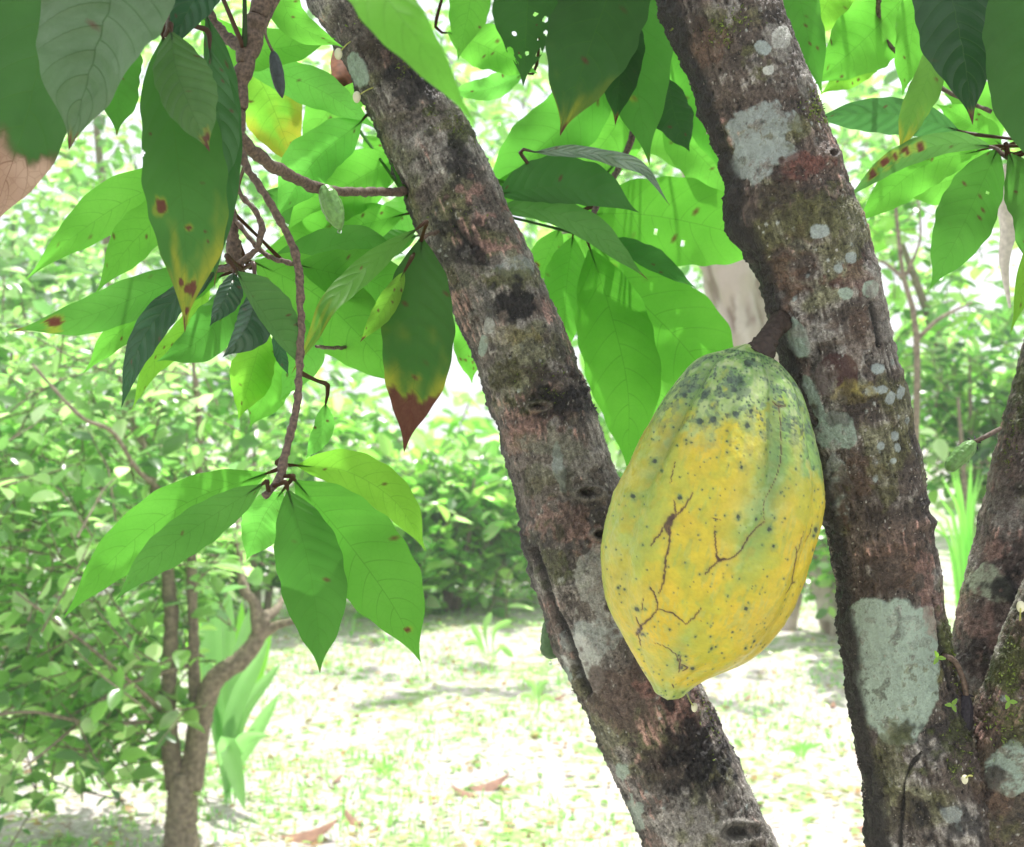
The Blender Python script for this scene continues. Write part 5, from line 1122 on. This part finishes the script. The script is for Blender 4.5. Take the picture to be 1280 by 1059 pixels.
# ------------------------------------------------------------------ small pods, buds and stubs
def small_pod(label, a, b, d, w, mat, stalk=None, drop=None, calyx=False, ridges=True, name='small_pod', cat='small pod', sr=2.4, blunt=.0, db=None):
    """a top, b tip in px; w half width px"""
    root = thing(name, label, cat, P(*a, d))
    A, B = P(*a, d), P(*b, db or d); L = np.linalg.norm(B - A); v = np.linspace(0, 1, 60); prof = np.interp(v, [0, .06, .2, .45, .7, .88, .97, 1], [.25, .55, .85, 1, .86, .52 + blunt, .2 + blunt, .02])
    prof = np.convolve(np.pad(prof, (3, 3), 'edge'), np.ones(5) / 5, 'same')[3:-3]; prof[-1] = .01; prof[0] = .05
    c = A[None] * (1 - v[:, None]) + B[None] * v[:, None]; t, n_, b_ = frames(c); th = np.linspace(0, 2 * np.pi, 60, endpoint=False)
    rr = (w / FPX * d * prof)[:, None] * (1 - (.09 if ridges else .03) * (np.cos(5 * th) ** 2 * .7 + .6 * (np.cos(5 * th) > .3) * .5))[None, :]
    VV = (c[:, None] + (np.cos(th)[None, :, None] * n_[:, None] + np.sin(th)[None, :, None] * b_[:, None]) * rr[..., None]).reshape(-1, 3)
    VV += (VV - np.repeat(c, 60, 0)) * (fbm(VV * 600, 2, 4) * .05)[:, None]
    obj('husk', mesh('small_husk', VV, clean(grid_faces(60, 60, True))), mat, root)
    if stalk:
        S = [P(*p) if len(p) == 3 else P(*p, d) for p in stalk]; Vt, Ft = tube_mesh(S, [sr / FPX * d] * len(S), 24, 8, .0002)
        obj('stalk', mesh('stalk', Vt, clean(Ft)), M_TWIG, root)
    if calyx:
        tv, tf = [], []
        q = [tube_mesh([A, A + (B - A) * .04 + np.array([math.cos(k * 1.26), math.sin(k * 1.26) * .6, math.sin(k * 1.26)]) * w / FPX * d * .75], [.0012, .0005], 4, 5) for k in range(5)]
        V2, F2 = join(q); obj('calyx', mesh('calyx', V2, F2), M_BLACKPOD, root)
    if drop:
        V2, F2 = tube_mesh([P(drop[0], drop[1] - drop[2], d), P(drop[0], drop[1] - drop[2] * .3, d), P(drop[0], drop[1] + drop[2] * .5, d), P(drop[0], drop[1] + drop[2], d)], [.0004, drop[2] * .75 / FPX * d, drop[2] * .75 / FPX * d, .0002], 12, 12)
        obj('water_drop', mesh('water_drop', V2, clean(F2)), M_DROP, root)
    return root
small_pod('small ribbed green pod with a water drop hanging from the thin brown branch', (405, 231), (426, 288), .81, 14, M_GREENPOD, [(404, 232, .82), (400, 234, .835)], (424.5, 289, 3.4))
small_pod('small withered blue-black pod hanging from a thin stalk right of the brown branch', (341, 64), (353, 123), .73, 8.5, M_DARKPOD, [(342, 66), (334, 50), (332, 35), (342, 12), (352, -12), (352, -60, .75)], sr=1.9, ridges=False)
small_pod('small green ribbed pod on a brown stalk at the edge of the rightmost limb', (1219, 552), (1183, 588), .88, 11.5, M_GREENPOD, [(1218, 553), (1235, 544), (1250, 536, .9)], calyx=True, sr=3, blunt=.22)
small_pod('dark green pod with a hanging drop half hidden behind the leaning trunk', (700, 760), (686, 824), 1.0, 17, plain('shaded_pod_skin', (.05, .11, .035), .5, .2, 300), [(700, 762), (712, 748)], (688, 829, 3.2), ridges=False, blunt=.25)
small_pod('black shrivelled dead pod wedged in the fork of the pod tree', (1208, 868), (1200, 936), .835, 12, M_BLACKPOD, [(1208, 872), (1204, 850), (1194, 828), (1180, 820), (1176, 826, .85)], calyx=True, name='dead_pod', cat='dead pod', sr=3.6, blunt=.3)
# withered flower stub on the leaning trunk (torn brown leaf end)
dl = thing('dead_leaf_tip', 'rusty brown pointed leaf tip sticking out left of the leaning trunk top', 'dead leaf', P(428, 95, 1.0))
rows = spline([P(432, 72, 1.0), P(424, 95, .99), P(412, 115, .985), P(399, 132, .98)], 20); w = np.interp(np.linspace(0, 1, 20), [0, .25, .5, .8, 1], [.014, .013, .006, .003, .0004])
V = np.stack([rows + np.outer(w * k, [.8, 0, -.6]) + np.outer(w * abs(k), [0, .5, 0]) for k in (-1, -.5, 0, .5, 1)], 1).reshape(-1, 3)
obj('blade', mesh('tip_blade', V, clean(grid_faces(20, 5))), plain('rusty_leaf', (.30, .11, .05), .6, .4, 200), dl)
def bud(label, bx, by, sx, sy, d, r_, bend=2):
    root = thing('flower_bud', label, 'flower bud', P(bx, by, d), 'flower buds on the bark')
    B = P(bx, by, d - .012)
    Vt, Ft = tube_mesh([B + np.array([0, 0, .002]), B + (B - P(bx + 1, by - 2, d)) * .2, B - np.array([0, 0, r_ * 1.5 / FPX * d])], [.0006, r_ / FPX * d, .0003], 14, 14)
    c = B; v = np.linspace(0, np.pi, 16); th = np.linspace(0, 2 * np.pi, 20, endpoint=False); R_ = r_ / FPX * d
    VV = np.stack([c[0] + R_ * np.sin(v)[:, None] * np.cos(th), c[1] + R_ * np.sin(v)[:, None] * np.sin(th), c[2] + R_ * 1.35 * np.cos(v)[:, None] * np.where(np.cos(v) < 0, 1.15, 1)[:, None] + 0 * th], -1).reshape(-1, 3)
    obj('bud', mesh('bud', VV, clean(grid_faces(16, 20, True))), M_BUD, root)
    Vt, Ft = tube_mesh([P(sx, sy, d + .004), P((bx + sx) / 2, (by + sy) / 2 - bend, d - .014), B], [.0007, .0005, .0006], 12, 6)
    obj('stem', mesh('bud_stem', Vt, clean(Ft)), M_BUDSTEM, root)
bud('white round bud on a short stem at the upper left edge of the leaning trunk', 423, 67, 443, 49, .95, 5)
bud('white round bud below the first one, left edge of the leaning trunk', 446, 121, 472, 108, .95, 5)
bud('pale yellow bud on the leaning trunk right beside the pod tip', 868, 884, 858, 866, .90, 4, -2)
bud('pale bud on the bark of the rightmost limb near the edge', 1276, 758, 1275, 775, .78, 5)
bud('yellow bud low on the bark under the fork of the pod tree', 1206, 974, 1215, 970, .78, 4)
for i, (x, y, d, lab) in enumerate([(1261, 877, .775, 'tiny bright green sprout on the moss of the rightmost limb'), (1190, 881, .80, 'tiny yellow-green sprout beside the dead black pod'), (1172, 822, .80, 'tiny yellow sprout at the right rim of the big mint lichen')]):
    root = thing('sprout', lab, 'sprout', P(x, y, d), 'tiny sprouts on the bark')
    for k in range(3):
        tv, tf = leaf_template(.005, .0028, 6, 3); a = k * 2.1 + i; R = rotmats(np.array([[math.cos(a), -.4, math.sin(a)]]), np.array([[0, -1., .3]]))[0]
        obj('leaf', mesh('sprout_leaf', tv @ R.T + P(x, y, d), tf, cols=np.tile([.16, .25, .04], (len(tv), 1))), M_SMALL, root)
